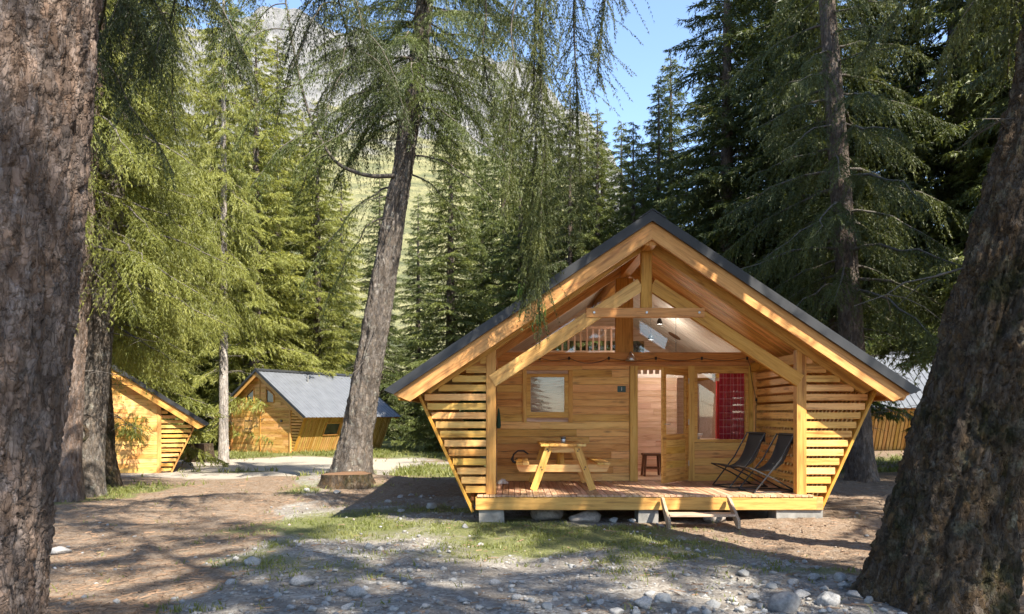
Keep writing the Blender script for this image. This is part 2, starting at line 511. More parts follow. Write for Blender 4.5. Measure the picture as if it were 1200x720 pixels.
def gz_base(x, y):
    x = np.asarray(x, float); y = np.asarray(y, float)
    z = -0.32 * sstep(16, 25, y) * sstep(3, -4, x)
    cab = np.exp(-(np.maximum(np.abs(x - 2.05) - 2.6, 0) ** 2 + np.maximum(np.abs(y - 14) - 3.2, 0) ** 2) / 1.5)
    z = z + (0.07 * fbm(x * 0.22, y * 0.22, seed=3, octv=3)) * (1 - cab) * sstep(3, 7, y)
    z = z + 0.16 * np.exp(-((x + 4.0) ** 2 + (y - 17.6) ** 2) / 3.0)
    z = z + 0.09 * np.exp(-((x - 4.5) / 1.0) ** 2 - ((y - 10.9) / 0.55) ** 2)
    z = z - 0.07 * sstep(0.0, 0.7, x - edge_right(y)) * sstep(10.8, 9.4, y)
    z = z - 0.05 * sstep(0.2, -0.8, x - edge_left(y)) * sstep(18, 14, y)
    return z

def gz_fine(x, y):
    near = sstep(34, 14, y)
    return near * (0.016 * fbm(x * 3.1, y * 3.1, seed=21, octv=4) + 0.010 * fbm(x * 13, y * 13, seed=5, octv=2))

def gz(x, y):
    return gz_base(x, y) + gz_fine(x, y)

def gz1(x, y):
    return float(gz(np.array([x]), np.array([y]))[0])

def zones(x, y):
    """shares of needle litter, grass and pale gravel (what is left is grey stony soil)"""
    n = 0.55 * fbm(x * 0.7, y * 0.7, seed=41, octv=4)
    left = sstep(0.35, -0.35, x - edge_left(y) + n * 0.9)
    right = sstep(-0.3, 0.3, x - edge_right(y) + n * 0.8) * sstep(19, 16, y)
    needle = np.clip(left + right, 0, 1)
    back = sstep(12.5, 14.5, y + n * 1.2) * sstep(-5.0, -3.4, x)
    needle = np.clip(needle + 0.75 * back, 0, 1)
    road = sstep(19.3, 21.6, y + n * 1.3) * sstep(35, 31, y + n) * sstep(-3.2, -5.4, x + n) * sstep(-17, -14, x)
    road = np.maximum(road, 0.8 * sstep(23, 25, y + n) * sstep(31, 28, y) * sstep(3.5, 1.5, x))
    grass = np.clip(sstep(30.5, 33.5, y + n * 2), 0, 1)
    grass = np.maximum(grass, sstep(19.3, 20.6, y + n) * sstep(-4.6, -3.4, x) * sstep(30, 26, y) * sstep(-0.1, 0.5, n + 0.45))
    # bank under the trees on the left
    bl = np.exp(-((x + 9.0) / 1.5) ** 2 - ((y - 15.4) / 2.6) ** 2)
    grass = np.maximum(grass, sstep(0.25, 0.6, bl + n * 0.5))
    # grown-over patches in the stones
    for cx, cy, sx, sy, k in ((-2.5, 10.9, 1.7, 1.5, 1.0), (-1.1, 12.3, 1.6, 0.8, 0.75), (0.9, 9.6, 2.2, 1.2, 0.85), (1.6, 8.1, 1.3, 0.5, 0.6), (-0.6, 10.6, 1.8, 1.0, 0.8),
                              (2.3, 9.4, 1.0, 0.4, 0.8), (3.1, 7.6, 0.9, 0.3, 0.9), (-4.6, 15.6, 0.8, 1.2, 0.8), (-3.0, 16.2, 0.8, 0.7, 0.8),
                              (-5.2, 18.2, 0.6, 0.8, 0.8), (-9.2, 23.6, 2.2, 1.0, 0.8), (8.5, 20.5, 2.6, 1.2, 0.8), (1.0, 11.6, 2.4, 0.5, 0.55)):
        g = k * np.exp(-((x - cx) / sx) ** 2 - ((y - cy) / sy) ** 2)
        grass = np.maximum(grass, sstep(0.15, 0.9, g + n * 0.5))
    thin = 0.62 * sstep(-0.35, 0.4, fbm(x * 0.55, y * 0.55, seed=63, octv=3)) * (1 - needle) * (1 - road) * sstep(6.5, 8.5, y)
    grass = np.maximum(grass, thin)
    road = np.clip(road - grass, 0, 1)
    needle = np.clip(needle - road, 0, 1)
    return needle, grass, road

def ground_material():
    m, nt, out = new_mat('forest_floor')
    L = nt.links
    geo = N(nt, 'ShaderNodeNewGeometry'); P = geo.outputs['Position']
    at = N(nt, 'ShaderNodeAttribute', attribute_name='zone')
    sep = N(nt, 'ShaderNodeSeparateColor'); L.new(at.outputs['Color'], sep.inputs[0])
    nb = noise(nt, P, 1.3, 6, 0.65); nf = noise(nt, P, 26.0, 4, 0.7); nm = noise(nt, P, 6.0, 5, 0.65)
    vor = N(nt, 'ShaderNodeTexVoronoi', Scale=34.0); L.new(P, vor.inputs['Vector'])
    vorb = N(nt, 'ShaderNodeTexVoronoi', Scale=13.0); L.new(P, vorb.inputs['Vector'])
    grey = ramp(nt, vor.outputs['Color'], [(0.1, (0.14, 0.122, 0.10)), (0.5, (0.26, 0.236, 0.202)), (0.9, (0.41, 0.385, 0.34))])
    greyb = ramp(nt, vorb.outputs['Color'], [(0.1, (0.15, 0.132, 0.11)), (0.6, (0.28, 0.257, 0.222)), (0.95, (0.44, 0.415, 0.37))])
    grey = mix(nt, ramp(nt, nm, [(0.45, (0, 0, 0)), (0.6, (1, 1, 1))]), grey, greyb)
    grey = mix(nt, ramp(nt, nb, [(0.38, (0.65, 0.65, 0.65)), (0.62, (0, 0, 0))]), grey, (0.15, 0.125, 0.10))
    need = ramp(nt, nf, [(0.3, (0.085, 0.056, 0.036)), (0.5, (0.175, 0.122, 0.080)), (0.72, (0.31, 0.235, 0.165))])
    need = mix(nt, ramp(nt, nm, [(0.45, (0, 0, 0)), (0.70, (0.55, 0.55, 0.55))]), need, (0.26, 0.215, 0.17))
    gras = ramp(nt, nf, [(0.3, (0.060, 0.070, 0.022)), (0.55, (0.125, 0.135, 0.042)), (0.75, (0.24, 0.21, 0.10))])
    pale = ramp(nt, nf, [(0.3, (0.26, 0.225, 0.175)), (0.6, (0.37, 0.325, 0.26)), (0.8, (0.47, 0.42, 0.345))])
    def sharpen(s, k=0.5):
        v = math_n(nt, 'ADD', s, math_n(nt, 'MULTIPLY_ADD', nm, k, -k * 0.5))
        return ramp(nt, v, [(0.36, (0, 0, 0)), (0.64, (1, 1, 1))])
    col = mix(nt, sharpen(sep.outputs[0]), grey, need)
    col = mix(nt, sharpen(sep.outputs[2], 0.3), col, pale)
    gn = math_n(nt, 'ADD', math_n(nt, 'MULTIPLY', nf, 0.6), math_n(nt, 'MULTIPLY', nm, 0.4))
    gv = math_n(nt, 'ADD', math_n(nt, 'MULTIPLY', sep.outputs[1], 0.62), math_n(nt, 'MULTIPLY_ADD', gn, 1.5, -0.62))
    col = mix(nt, ramp(nt, gv, [(0.34, (0, 0, 0)), (0.62, (0.92, 0.92, 0.92))]), col, gras)
    bs = N(nt, 'ShaderNodeBsdfPrincipled', Roughness=0.95)
    bs.inputs['Specular IOR Level'].default_value = 0.15
    L.new(col, bs.inputs['Base Color'])
    hgt = math_n(nt, 'ADD', math_n(nt, 'MULTIPLY', math_n(nt, 'SUBTRACT', 0.5, vor.outputs['Distance']), 0.6), nf)
    bp = N(nt, 'ShaderNodeBump', Strength=0.8, Distance=0.025)
    L.new(hgt, bp.inputs['Height']); L.new(bp.outputs[0], bs.inputs['Normal'])
    L.new(bs.outputs[0], out.inputs[0])
    return m
M['ground'] = ground_material()

def stretch(n, core, far, p=3.2):
    t = np.linspace(-1, 1, n)
    return np.sign(t) * (np.abs(t) * core + (far - core) * np.abs(t) ** (p * 3))

def build_ground():
    xs = stretch(290, 14.0, 900.0)
    ty = np.linspace(0, 1, 310)
    ys = -6 + 42.0 * ty + (900.0 - 36) * ty ** 12
    ys = np.concatenate([[-400, -120, -40, -16], ys])
    X, Y = np.meshgrid(xs, ys, indexing='ij')
    Z = gz(X, Y)
    V = np.stack([X, Y, Z], -1).reshape(-1, 3)
    nx, ny = len(xs), len(ys)
    idx = np.arange(nx * ny).reshape(nx, ny)
    F = np.stack([idx[:-1, :-1], idx[1:, :-1], idx[1:, 1:], idx[:-1, 1:]], -1).reshape(-1, 4)
    me = mesh_arrays('ground', V, F, M['ground'], smooth=True)
    a, g, r = zones(V[:, 0], V[:, 1])
    colr = np.stack([a, g, r, np.ones_like(a)], -1).astype(np.float32)
    at = me.color_attributes.new('zone', 'FLOAT_COLOR', 'POINT')
    at.data.foreach_set('color', colr.ravel())
    return tag(link('ground', me), kind='structure')
build_ground()

# ---------------------------------------------------------------- mountain behind the forest
def mountain_material():
    m, nt, out = new_mat('mountain_slope')
    L = nt.links
    geo = N(nt, 'ShaderNodeNewGeometry'); P = geo.outputs['Position']
    sp = N(nt, 'ShaderNodeSeparateXYZ'); L.new(P, sp.inputs[0])
    sn = N(nt, 'ShaderNodeSeparateXYZ'); L.new(geo.outputs['True Normal'], sn.inputs[0])
    nb = noise(nt, P, 0.018, 8, 0.68); nf = noise(nt, P, 0.16, 6, 0.7)
    rock = ramp(nt, nf, [(0.3, (0.10, 0.098, 0.092)), (0.55, (0.20, 0.195, 0.185)), (0.75, (0.29, 0.285, 0.27))])
    grass = ramp(nt, nf, [(0.35, (0.085, 0.095, 0.035)), (0.55, (0.22, 0.205, 0.085)), (0.75, (0.32, 0.285, 0.135))])
    h = math_n(nt, 'MULTIPLY_ADD', sp.outputs[2], 0.0055, -0.42)
    steep = math_n(nt, 'MULTIPLY', math_n(nt, 'SUBTRACT', 0.80, sn.outputs[2]), 1.6)
    f = math_n(nt, 'ADD', math_n(nt, 'ADD', h, steep), math_n(nt, 'MULTIPLY', nb, 0.9))
    col = mix(nt, ramp(nt, f, [(0.42, (0, 0, 0)), (0.62, (1, 1, 1))]), grass, rock)
    bs = N(nt, 'ShaderNodeBsdfPrincipled', Roughness=0.95)
    L.new(col, bs.inputs['Base Color'])
    bp = N(nt, 'ShaderNodeBump', Strength=1.0, Distance=5.0)
    L.new(nf, bp.inputs['Height']); L.new(bp.outputs[0], bs.inputs['Normal'])
    L.new(bs.outputs[0], out.inputs[0])
    return m
M['mountain'] = mountain_material()

def build_mountain():
    az = np.linspace(rad(-58), rad(58), 260)
    t = np.linspace(0, 1, 150)
    A, T = np.meshgrid(az, t, indexing='ij')
    R = 62 + 560 * T ** 1.1
    # skyline: how high the crest stands for each bearing
    tan_b = np.tan(A)
    crest = np.interp(tan_b, [-1.6, -0.9, -0.47, -0.30, -0.21, -0.05, 0.02, 0.107, 0.165, 0.24, 0.36, 0.6, 1.6],
                      [0.30, 0.40, 0.475, 0.525, 0.53, 0.525, 0.505, 0.445, 0.32, 0.265, 0.22, 0.20, 0.20])
    rc = 500.0
    prof = np.interp(T, [0, 0.12, 0.35, 0.6, 0.80, 1.0], [0.0, 0.085, 0.34, 0.66, 1.0, 0.86])
    Z = crest * rc * prof
    X, Y = R * np.sin(A), R * np.cos(A)
    rough = sstep(0.15, 0.6, T)
    Z = Z + rough * (16 * fbm(X * 0.012, Y * 0.012, seed=70, octv=5) + 9 * np.abs(fbm(X * 0.03, Y * 0.03, seed=77, octv=4)) - 6)
    st = 14.0
    Zt = np.floor(Z / st) * st + st * sstep(0.55, 1.0, (Z / st) % 1.0)
    Z = Z + (Zt - Z) * 0.55 * sstep(0.45, 0.7, T)
    Z = Z - 2.0 * sstep(0.05, 0.0, T)
    V = np.stack([X, Y, Z], -1).reshape(-1, 3)
    n, k = A.shape
    idx = np.arange(n * k).reshape(n, k)
    F = np.stack([idx[:-1, :-1], idx[:-1, 1:], idx[1:, 1:], idx[1:, :-1]], -1).reshape(-1, 4)
    F = F[:, ::-1]
    me = mesh_arrays('mountain', V, F, M['mountain'], smooth=True)
    return tag(link('mountain', me), kind='structure')
build_mountain()

# ================================================================== CABINS
ALPHA = math.atan(0.67)
CA, SA = math.cos(ALPHA), math.sin(ALPHA)
RIDGE = 4.58
SLOPE_LEN = 3.85 / CA
HW = 2.37                       # half the distance between the corner posts

def slope_frame(side, s=0.0, n=0.0, v=0.0):
    """matrix whose X runs down the roof slope, Z is its outward normal; origin at distance s down, n below the surface"""
    x = Vector((side * CA, 0, -SA)); z = Vector((side * SA, 0, CA)); y = z.cross(x)
    m = Matrix((x, y, z)).transposed().to_4x4()
    m.translation = Vector((side * (s * CA - n * SA), v, RIDGE - s * SA - n * CA))
    return m

def rake_piece(name, side, n0, n1, v0, v1, mat, parent, s_end=None, plumb=False):
    """a board along the gable edge, mitred at the ridge"""
    s_end = SLOPE_LEN if s_end is None else s_end
    t = math.tan(ALPHA)
    cut = (n1 - n0) * t
    pts = [(n0 * t, -n0), (n1 * t, -n1), (s_end - (cut if plumb else 0.0), -n1), (s_end, -n0)]
    vm = (v0 + v1) / 2; hv = abs(v1 - v0) / 2
    vs, fs = prism(pts, -hv, hv)
    return link(name, mesh_py(name, vs, fs, mat), parent, matrix=slope_frame(side, 0, 0, vm))

def under_roof(u, n):           # height of the surface n below the roof, at distance u from the middle
    return RIDGE - n / CA - abs(u) * 0.67

def slant_u(z):                 # half width of the outward leaning cladding at height z
    return 2.64 + (z - 0.2) * 0.82 / 1.78

def build_roof(root, v0, v1, sheet_mat, trim_mat, rib=0.25, light=None):
    roof = None
    for side in (-1, 1):
        mb = MB()
        n_r = int((v1 - v0) / rib)
        st = (v1 - v0) / n_r
        sec = []                # corrugated profile along the ridge direction
        for i in range(n_r):
            a = v0 + i * st
            sec += [(a, 0.0), (a + st * 0.72, 0.0), (a + st * 0.80, 0.026), (a + st * 0.92, 0.026)]
        sec.append((v1, 0.0))
        k = len(sec)
        y = lambda v: v if side > 0 else -v
        hole = light if light and light[0] == side else None
        vs = [(0.0, y(a), h) for a, h in sec] + [(SLOPE_LEN + 0.04, y(a), h) for a, h in sec]
        vs += [(0.0, y(a), h - 0.018) for a, h in sec] + [(SLOPE_LEN + 0.04, y(a), h - 0.018) for a, h in sec]
        fs = [(i, i + k, i + k + 1, i + 1) for i in range(k - 1)]
        fs += [(2 * k + i, 2 * k + i + 1, 3 * k + i + 1, 3 * k + i) for i in range(k - 1)]
        fs += [(k + i, 3 * k + i, 3 * k + i + 1, k + i + 1) for i in range(k - 1)]
        if hole:                # leave the strip with the roof window open and close it above and below
            _, va, vb, sa, sb = hole
            keep = [i for i in range(k - 1) if not (sec[i][0] > va - st * 0.5 and sec[i + 1][0] < vb + st * 0.5)]
            gone = [i for i in range(k - 1) if i not in keep]
            fs = [(i, i + k, i + k + 1, i + 1) for i in keep]
            ga, gb = sec[gone[0]][0], sec[gone[-1] + 1][0]
            lo_y, hi_y = min(y(ga), y(gb)), max(y(ga), y(gb))
            mb.boxx((0.0, lo_y, -0.012), (sa, hi_y, 0.012)); mb.boxx((sb, lo_y, -0.012), (SLOPE_LEN + 0.04, hi_y, 0.012))
            fr = MB()
            for lo, hi in (((sa - 0.05, lo_y - 0.05, -0.16), (sa, hi_y + 0.05, 0.06)), ((sb, lo_y - 0.05, -0.16), (sb + 0.05, hi_y + 0.05, 0.06)),
                           ((sa, lo_y - 0.05, -0.16), (sb, lo_y, 0.06)), ((sa, hi_y, -0.16), (sb, hi_y + 0.05, 0.06))):
                fr.boxx(lo, hi)
            rw = link('roof_window', mesh_py('roof_window', fr.v, fr.f, M['roof']), root, matrix=slope_frame(side))
            pn = MB().boxx((sa, lo_y, 0.02), (sb, hi_y, 0.028))
            link('pane', mesh_py('pane', pn.v, pn.f, M['glass']), rw)
        mb.add(vs, fs)
        o = link('roof', mesh_py('roof', mb.v, mb.f, sheet_mat), root, matrix=slope_frame(side))
        roof = roof or o
        # boarding that carries the sheet
        spans = [(v0 + 0.05, v1 - 0.05, 0.09, SLOPE_LEN - 0.02)]
        if hole: spans = [(v0 + 0.05, ga, 0.09, SLOPE_LEN - 0.02), (gb, v1 - 0.05, 0.09, SLOPE_LEN - 0.02), (ga, gb, 0.09, sa - 0.05), (ga, gb, sb + 0.05, SLOPE_LEN - 0.02)]
        bd = MB()
        for va_, vb_, s0_, s1_ in spans:
            bd.boxx((s0_, min(y(va_), y(vb_)), -0.10), (s1_, max(y(va_), y(vb_)), -0.025))
        link('roof_boarding', mesh_py('roof_boarding', bd.v, bd.f, M['beam']), root, matrix=slope_frame(side))
        for va, vb in ((v0 - 0.035, v0 - 0.005), (v1 + 0.005, v1 + 0.035)):
            rake_piece('rake_flashing', side, -0.045, 0.085, va, vb, trim_mat, root, SLOPE_LEN + 0.06, True)
    cap = MB()
    for side in (-1, 1):
        cap.add(*prism([(0, RIDGE + 0.075), (side * 0.20, RIDGE + 0.075 - 0.134), (side * 0.20, RIDGE + 0.060 - 0.134), (0, RIDGE + 0.055)], v0 - 0.05, v1 + 0.05))
    cap.build('ridge_cap', trim_mat, root)

def build_slats(root, v, rows, right=True, left=True, mat=None, thick=0.03):
    """the slatted triangles between corner post and leaning edge"""
    mat = mat or M['larch']
    for side in ([1] if right else []) + ([-1] if left else []):
        for z in rows:
            ue = min(slant_u(z) - 0.02, (RIDGE - 0.30 / CA - z - 0.04) / 0.67)
            if ue < HW + 0.16: continue
            a, b = side * (HW + 0.055), side * ue
            box('slat', (min(a, b), v, z - 0.051), (max(a, b), v + thick, z + 0.051), mat, root, 0)
        # leaning edge board
        beam('edge_board', (side * (slant_u(2.04) + 0.025), v + 0.05, 2.04), (side * (slant_u(0.16) + 0.025), v + 0.05, 0.16), 0.16, 0.045, M['beam'], root,
             up=(side * 0.9, 0, -0.42))

def build_skin(root, v0, v1, sides=(-1, 1), pitch=0.135, wide=0.10, mat=None, window=None, z_low=0.22):
    mat = mat or M['skin']
    for side in sides:
        nb = int((v1 - v0) / pitch)
        for i in range(nb):
            v = v0 + (i + 0.5) * (v1 - v0) / nb
            zt, zb = 2.05, z_low
            spans = [(zt, zb)]
            if window and side == window[0] and window[1] < v < window[2]:
                spans = [(zt, window[4]), (window[3], zb)]
            for a, b in spans:
                if a - b < 0.05: continue
                beam('cladding_board', (side * (slant_u(a) + 0.01), v, a), (side * (slant_u(b) + 0.01), v, b), wide, 0.024, mat, root,
                     up=(side * 0.9, 0, -0.42), c=0.003)
        for z in (0.35, 1.15, 1.9):       # rails the boards are nailed to
            box('rail', (min(side * (slant_u(z) - 0.075), side * (slant_u(z) - 0.02)), v0, z - 0.03),
                (max(side * (slant_u(z) - 0.075), side * (slant_u(z) - 0.02)), v1, z + 0.03), M['beam'], root, 1)

ROWS = [0.50 + 0.1412 * i for i in range(15)]

def main_cabin():
    root = thing('timber_cabin', 'orange larch cabin with open porch, picnic table and folding chairs on its deck', 'cabin', (2.05, 11.0, 0.0), 0.0)
    VW, VB, V0 = 2.2, 6.7, -0.45
    rng = random.Random(4)
    build_roof(root, V0, VB + 0.4, M['roof'], M['roof'])
    for side in (-1, 1):
        rake_piece('rake_board', side, 0.088, 0.300, V0 + 0.03, V0 + 0.085, M['beam'], root, SLOPE_LEN - 0.02, True)
        rake_piece('rake_board', side, 0.088, 0.30, VB + 0.30, VB + 0.355, M['beam'], root, SLOPE_LEN - 0.02, True)
        # rafter over the posts, and one half way to the wall
        rake_piece('rafter', side, 0.135, 0.335, -0.02, 0.075, M['beam'], root, SLOPE_LEN - 0.30, True)
        rake_piece('rafter', side, 0.135, 0.30, 2.02, 2.10, M['beam'], root, SLOPE_LEN - 0.9, True)
        # eave board along the side
        m = slope_frame(side, SLOPE_LEN - 0.05, 0.14, (V0 + VB) / 2 + 0.2)
        link('eave_board', box_mesh(0.03, VB - V0 + 0.3, 0.12, M['beam']), root, matrix=m)
        # soffit boards, running from eave to ridge: porch in larch, room in pale panelling
        for (va, vb, mat, nm, cnt) in ((V0 + 0.10, VW, M['larch'], 'soffit_board', 24), (VW + 0.10, VB, M['ceiling'], 'ceiling_board', 36)):
            st = (vb - va) / cnt
            for i in range(cnt):
                ln = SLOPE_LEN - 0.16 if nm == 'soffit_board' else SLOPE_LEN - 1.55
                vm = va + (i + 0.5) * st
                runs = [(0.10, 0.10 + ln)]
                for ra, rb in runs:
                    m = slope_frame(side, (ra + rb) / 2, 0.122 + 0.002 * (i % 2), vm)
                    link(nm, box_mesh(rb - ra, st - (0.006 if nm == 'soffit_board' else 0.014), 0.018, mat, 0.003), root, matrix=m)
        # corner posts with wall plates
        a = side * HW
        box('post', (a - 0.075, 0.0, 0.43), (a + 0.075, 0.14, under_roof(HW, 0.30)), M['beam'], root, 2, 0.006)
        box('wall_plate', (a - 0.065, 0.145, under_roof(HW, 0.34) - 0.16), (a + 0.065, VB, under_roof(HW, 0.34)), M['beam'], root, 1, 0.006)
        box('outrigger', (min(side * (HW + 0.08), side * 2.98), 0.065, 2.36), (max(side * (HW + 0.08), side * 2.98), 0.135, 2.50), M['beam'], root, 0)
        # porch side screens and the room's side walls
        for z in ROWS[:14]:
            box('slat', (a + side * 0.04 - 0.015, 0.145, z - 0.051), (a + side * 0.04 + 0.015, VW - 0.02, z + 0.051), M['larch'], root, 1)
        for vv in (0.95, 1.6):
            box('screen_stud', (a + side * 0.085 - 0.022, vv, 0.43), (a + side * 0.085 + 0.022, vv + 0.045, 2.45), M['beam'], root, 2) if side < 0 else None
        MB().boxx((a - 0.04, VW + 0.06, 0.25), (a + 0.04, VB, 2.55)).build('side_wall', M['inner'], root)
    box('ridge_beam', (-0.08, V0 + 0.09, RIDGE - 0.44), (0.08, VB, RIDGE - 0.17), M['beam'], root, 1, 0.006)
    # inner truss over the posts
    for side in (-1, 1):
        beam('truss_rafter', (side * (HW - 0.02), 0.03, 2.16), (side * 0.085, 0.03, 3.63), 0.09, 0.20, M['beam'], root, up=(side * SA, 0, CA), c=0.006)
    box('king_post', (-0.085, -0.02, 3.275), (0.085, 0.075, RIDGE - 0.445), M['beam'], root, 2, 0.006)
    collar = box('collar_beam', (-0.92, -0.03, 3.125), (0.88, 0.045, 3.27), M['beam'], root, 0, 0.006)
    for u in (-0.80, 0.0, 0.80):
        MB().tube([(u, -0.042, 3.20), (u, -0.029, 3.20)], 0.018, 10).build('bolt', M['steel'], root)
    # ---- deck
    box('deck_beam', (-2.60, -0.09, 0.20), (2.56, -0.02, 0.398), M['beam'], root, 0, 0.008)
    box('end_block', (2.562, -0.088, 0.20), (2.66, -0.02, 0.398), M['beam'], root, 0, 0.006)
    for u in (-2.5, -0.85, 0.85, 2.5):
        box('joist', (u - 0.05, -0.018, 0.21), (u + 0.05, VB, 0.395), M['beam'], root, 1)
    n = 54; st = 5.10 / n
    for i in range(n):
        u = -2.58 + (i + 0.5) * st
        dz = rng.uniform(-0.0015, 0.0015)
        box('deck_board', (u - st / 2 + 0.004, -0.10 + rng.uniform(-0.004, 0.004), 0.400 + dz), (u + st / 2 - 0.004, VW - 0.002, 0.428 + dz), M['deck'], root, 1)
    build_slats(root, 0.02, ROWS)
    build_skin(root, 0.14, VB - 0.05, pitch=0.15, wide=0.095)
    # ---- front wall of the room: sheathing, boards, openings
    sh = MB()
    for lo, hi in (((-2.33, VW + 0.03, 0.40), (-1.77, VW + 0.07, 2.62)), ((-1.03, VW + 0.03, 0.40), (0.10, VW + 0.07, 2.62)),
                   ((-1.77, VW + 0.03, 0.40), (-1.03, VW + 0.07, 1.62)), ((-1.77, VW + 0.03, 2.40), (-1.03, VW + 0.07, 2.62))):
        sh.boxx(lo, hi)
    wall = sh.build('front_wall', M['inner'], root)
    ch = 2.17 / 16
    for i in range(16):
        z0, z1 = 0.432 + i * ch, 0.432 + (i + 1) * ch - 0.005
        spans = [(-2.325, 0.10)]
        if z1 > 1.63 and z0 < 2.39: spans = [(-2.325, -1.78), (-1.02, 0.10)]
        for a, b in spans:
            u = a
            while u < b - 0.02:
                e = min(b, u + rng.uniform(0.55, 1.7))
                if b - e < 0.25: e = b
                pr = rng.uniform(0, 0.004)
                box('plank', (u + 0.0012, VW - pr, z0), (e - 0.0012, VW + 0.028, z1), M['larch'], wall, 0, 0.003)
                u = e
    # small window
    fm = MB()
    for lo, hi in (((-1.78, VW - 0.02, 1.63), (-1.71, VW + 0.05, 2.39)), ((-1.09, VW - 0.02, 1.63), (-1.02, VW + 0.05, 2.39)),
                   ((-1.71, VW - 0.02, 2.33), (-1.09, VW + 0.05, 2.39)), ((-1.71, VW - 0.02, 1.63), (-1.09, VW + 0.05, 1.69))):
        fm.boxx(lo, hi)
    win = fm.build('window', M['pine'], root)
    MB().boxx((-1.72, VW + 0.010, 1.68), (-1.08, VW + 0.016, 2.34)).build('pane', M['glass'], win)
    for a, b in ((-1.86, -1.782), (-1.018, -0.94)):
        box('casing_board', (a, VW - 0.028, 1.50), (b, VW - 0.006, 2.45), M['pine'], win, 2)
    box('casing_board', (-1.86, VW - 0.030, 2.452), (-0.94, VW - 0.006, 2.53), M['pine'], win, 0)
    box('sill', (-1.78, VW - 0.035, 1.585), (-1.02, VW - 0.004, 1.628), M['pine'], win, 0)
    for i, zz in enumerate((1.69, 1.86, 2.03, 2.20)):
        box('backing_plank', (-1.70, VW + 0.030 + 0.002 * (i % 2), zz), (-1.10, VW + 0.036 + 0.002 * (i % 2), zz + 0.162), M['backing_plank'], win, 0, 0.002)  # planks added behind the glass in place of the dim room wall
    # lintel and header over the whole front
    box('lintel', (-2.38, VW - 0.10, 2.62), (2.42, VW + 0.08, 2.775), M['beam'], root, 0, 0.006)
    box('header_board', (-2.32, VW - 0.025, 2.535), (2.40, VW + 0.07, 2.618), M['beam'], root, 0)
    # glazed gable over the lintel
    box('gable_post', (-0.16, VW - 0.06, 2.777), (0.16, VW + 0.05, RIDGE - 0.45), M['beam'], root, 2, 0.006)
    for side in (-1, 1):
        pts = [(side * 0.162, 2.777), (side * 2.15, 2.777), (side * 2.15, under_roof(2.15, 0.15)), (side * 0.162, under_roof(0.162, 0.15))]
        vs, fs = prism(pts, VW, VW + 0.008)
        MB().add(vs, fs).build('gable_pane', M['glass'], root)
        vs, fs = prism([(side * 2.152, 2.777), (side * 2.42, 2.777), (side * 2.42, under_roof(2.42, 0.15)), (side * 2.152, under_roof(2.152, 0.15))], VW - 0.03, VW + 0.05)
        MB().add(vs, fs).build('gable_infill', M['larch'], root)
    # entrance bay: jambs, doorway, window over a boarded parapet
    box('door_jamb', (0.105, VW - 0.05, 0.43), (0.245, VW + 0.07, 2.533), M['pine'], root, 2)
    box('door_jamb', (1.17, VW - 0.04, 0.43), (1.285, VW + 0.07, 2.533), M['pine'], root, 2)
    box('door_head', (0.247, VW - 0.035, 2.462), (1.168, VW + 0.07, 2.532), M['pine'], root, 0)
    box('threshold', (0.247, VW - 0.03, 0.430), (1.168, VW + 0.12, 0.452), M['deck'], root, 0)
    box('window_jamb', (2.27, VW - 0.04, 0.43), (2.355, VW + 0.07, 2.533), M['pine'], root, 2)
    box('corner_stud', (2.357, VW - 0.03, 0.43), (2.43, VW + 0.06, 2.533), M['larch'], root, 2)
    fm = MB()
    for lo, hi in (((1.287, VW - 0.03, 1.135), (1.34, VW + 0.05, 2.46)), ((2.215, VW - 0.03, 1.135), (2.268, VW + 0.05, 2.46)),
                   ((1.34, VW - 0.03, 2.40), (2.215, VW + 0.05, 2.46)), ((1.34, VW - 0.03, 1.135), (2.215, VW + 0.05, 1.19))):
        fm.boxx(lo, hi)
    fm.boxx((1.287, VW - 0.03, 2.462), (2.268, VW + 0.05, 2.53))
    bw = fm.build('window', M['pine'], root)
    MB().boxx((1.335, VW + 0.004, 1.185), (2.22, VW + 0.010, 2.405)).build('pane', M['glass'], bw)
    for i in range(5):
        z0 = 0.432 + i * 0.14
        box('parapet_board', (1.287, VW - 0.012 + 0.003 * (i % 2), z0), (2.268, VW + 0.03, z0 + 0.136), M['pine'], root, 0)
    # ---- room inside
    MB().boxx((-2.3, VW + 0.13, 0.39), (2.3, VB, 0.43)).build('room_floor', M['inner'], root)
    vp = 4.3
    part = MB().boxx((-0.9, vp + 0.022, 0.43), (1.45, vp + 0.06, 2.42)).build('partition', M['inner'], root)
    for i in range(15):
        z0 = 0.432 + i * 0.1325
        u = -0.9
        while u < 1.44:
            e = min(1.45, u + rng.uniform(0.6, 1.5))
            if 1.45 - e < 0.25: e = 1.45
            box('panel_board', (u + 0.001, vp + rng.uniform(0, 0.003), z0), (e - 0.001, vp + 0.02, z0 + 0.129), M['inner'], part, 0, 0.003)
            u = e
    rail = box('loft_rail', (-2.2, vp, 2.42), (2.2, vp + 0.06, 2.50), M['ceiling'], root, 0)
    box('loft_rail', (-2.2, vp, 2.93), (0.35, vp + 0.06, 3.00), M['inner'], root, 0)
    box('loft_rail', (-1.05, vp + 0.004, 3.46), (0.35, vp + 0.056, 3.52), M['inner'], root, 0)
    for i in range(34):
        u = -2.15 + i * 0.13
        box('baluster', (u - 0.02, vp + 0.012, 2.502), (u + 0.02, vp + 0.048, 2.928 if u < 0.35 else 2.75), M['inner'] if u < 0.2 else M['ceiling'], root, 2)
        if -1.0 < u < 0.35:
            box('baluster', (u - 0.02, vp + 0.012, 3.002), (u + 0.02, vp + 0.048, 3.458), M['inner'], root, 2)
    box('loft_rail', (0.352, vp, 2.752), (2.2, vp + 0.06, 2.81), M['ceiling'], root, 0)
    # back wall with an unseen gable window added to light the loft
    bk = MB()
    top = lambda u: under_roof(u, 0.13)
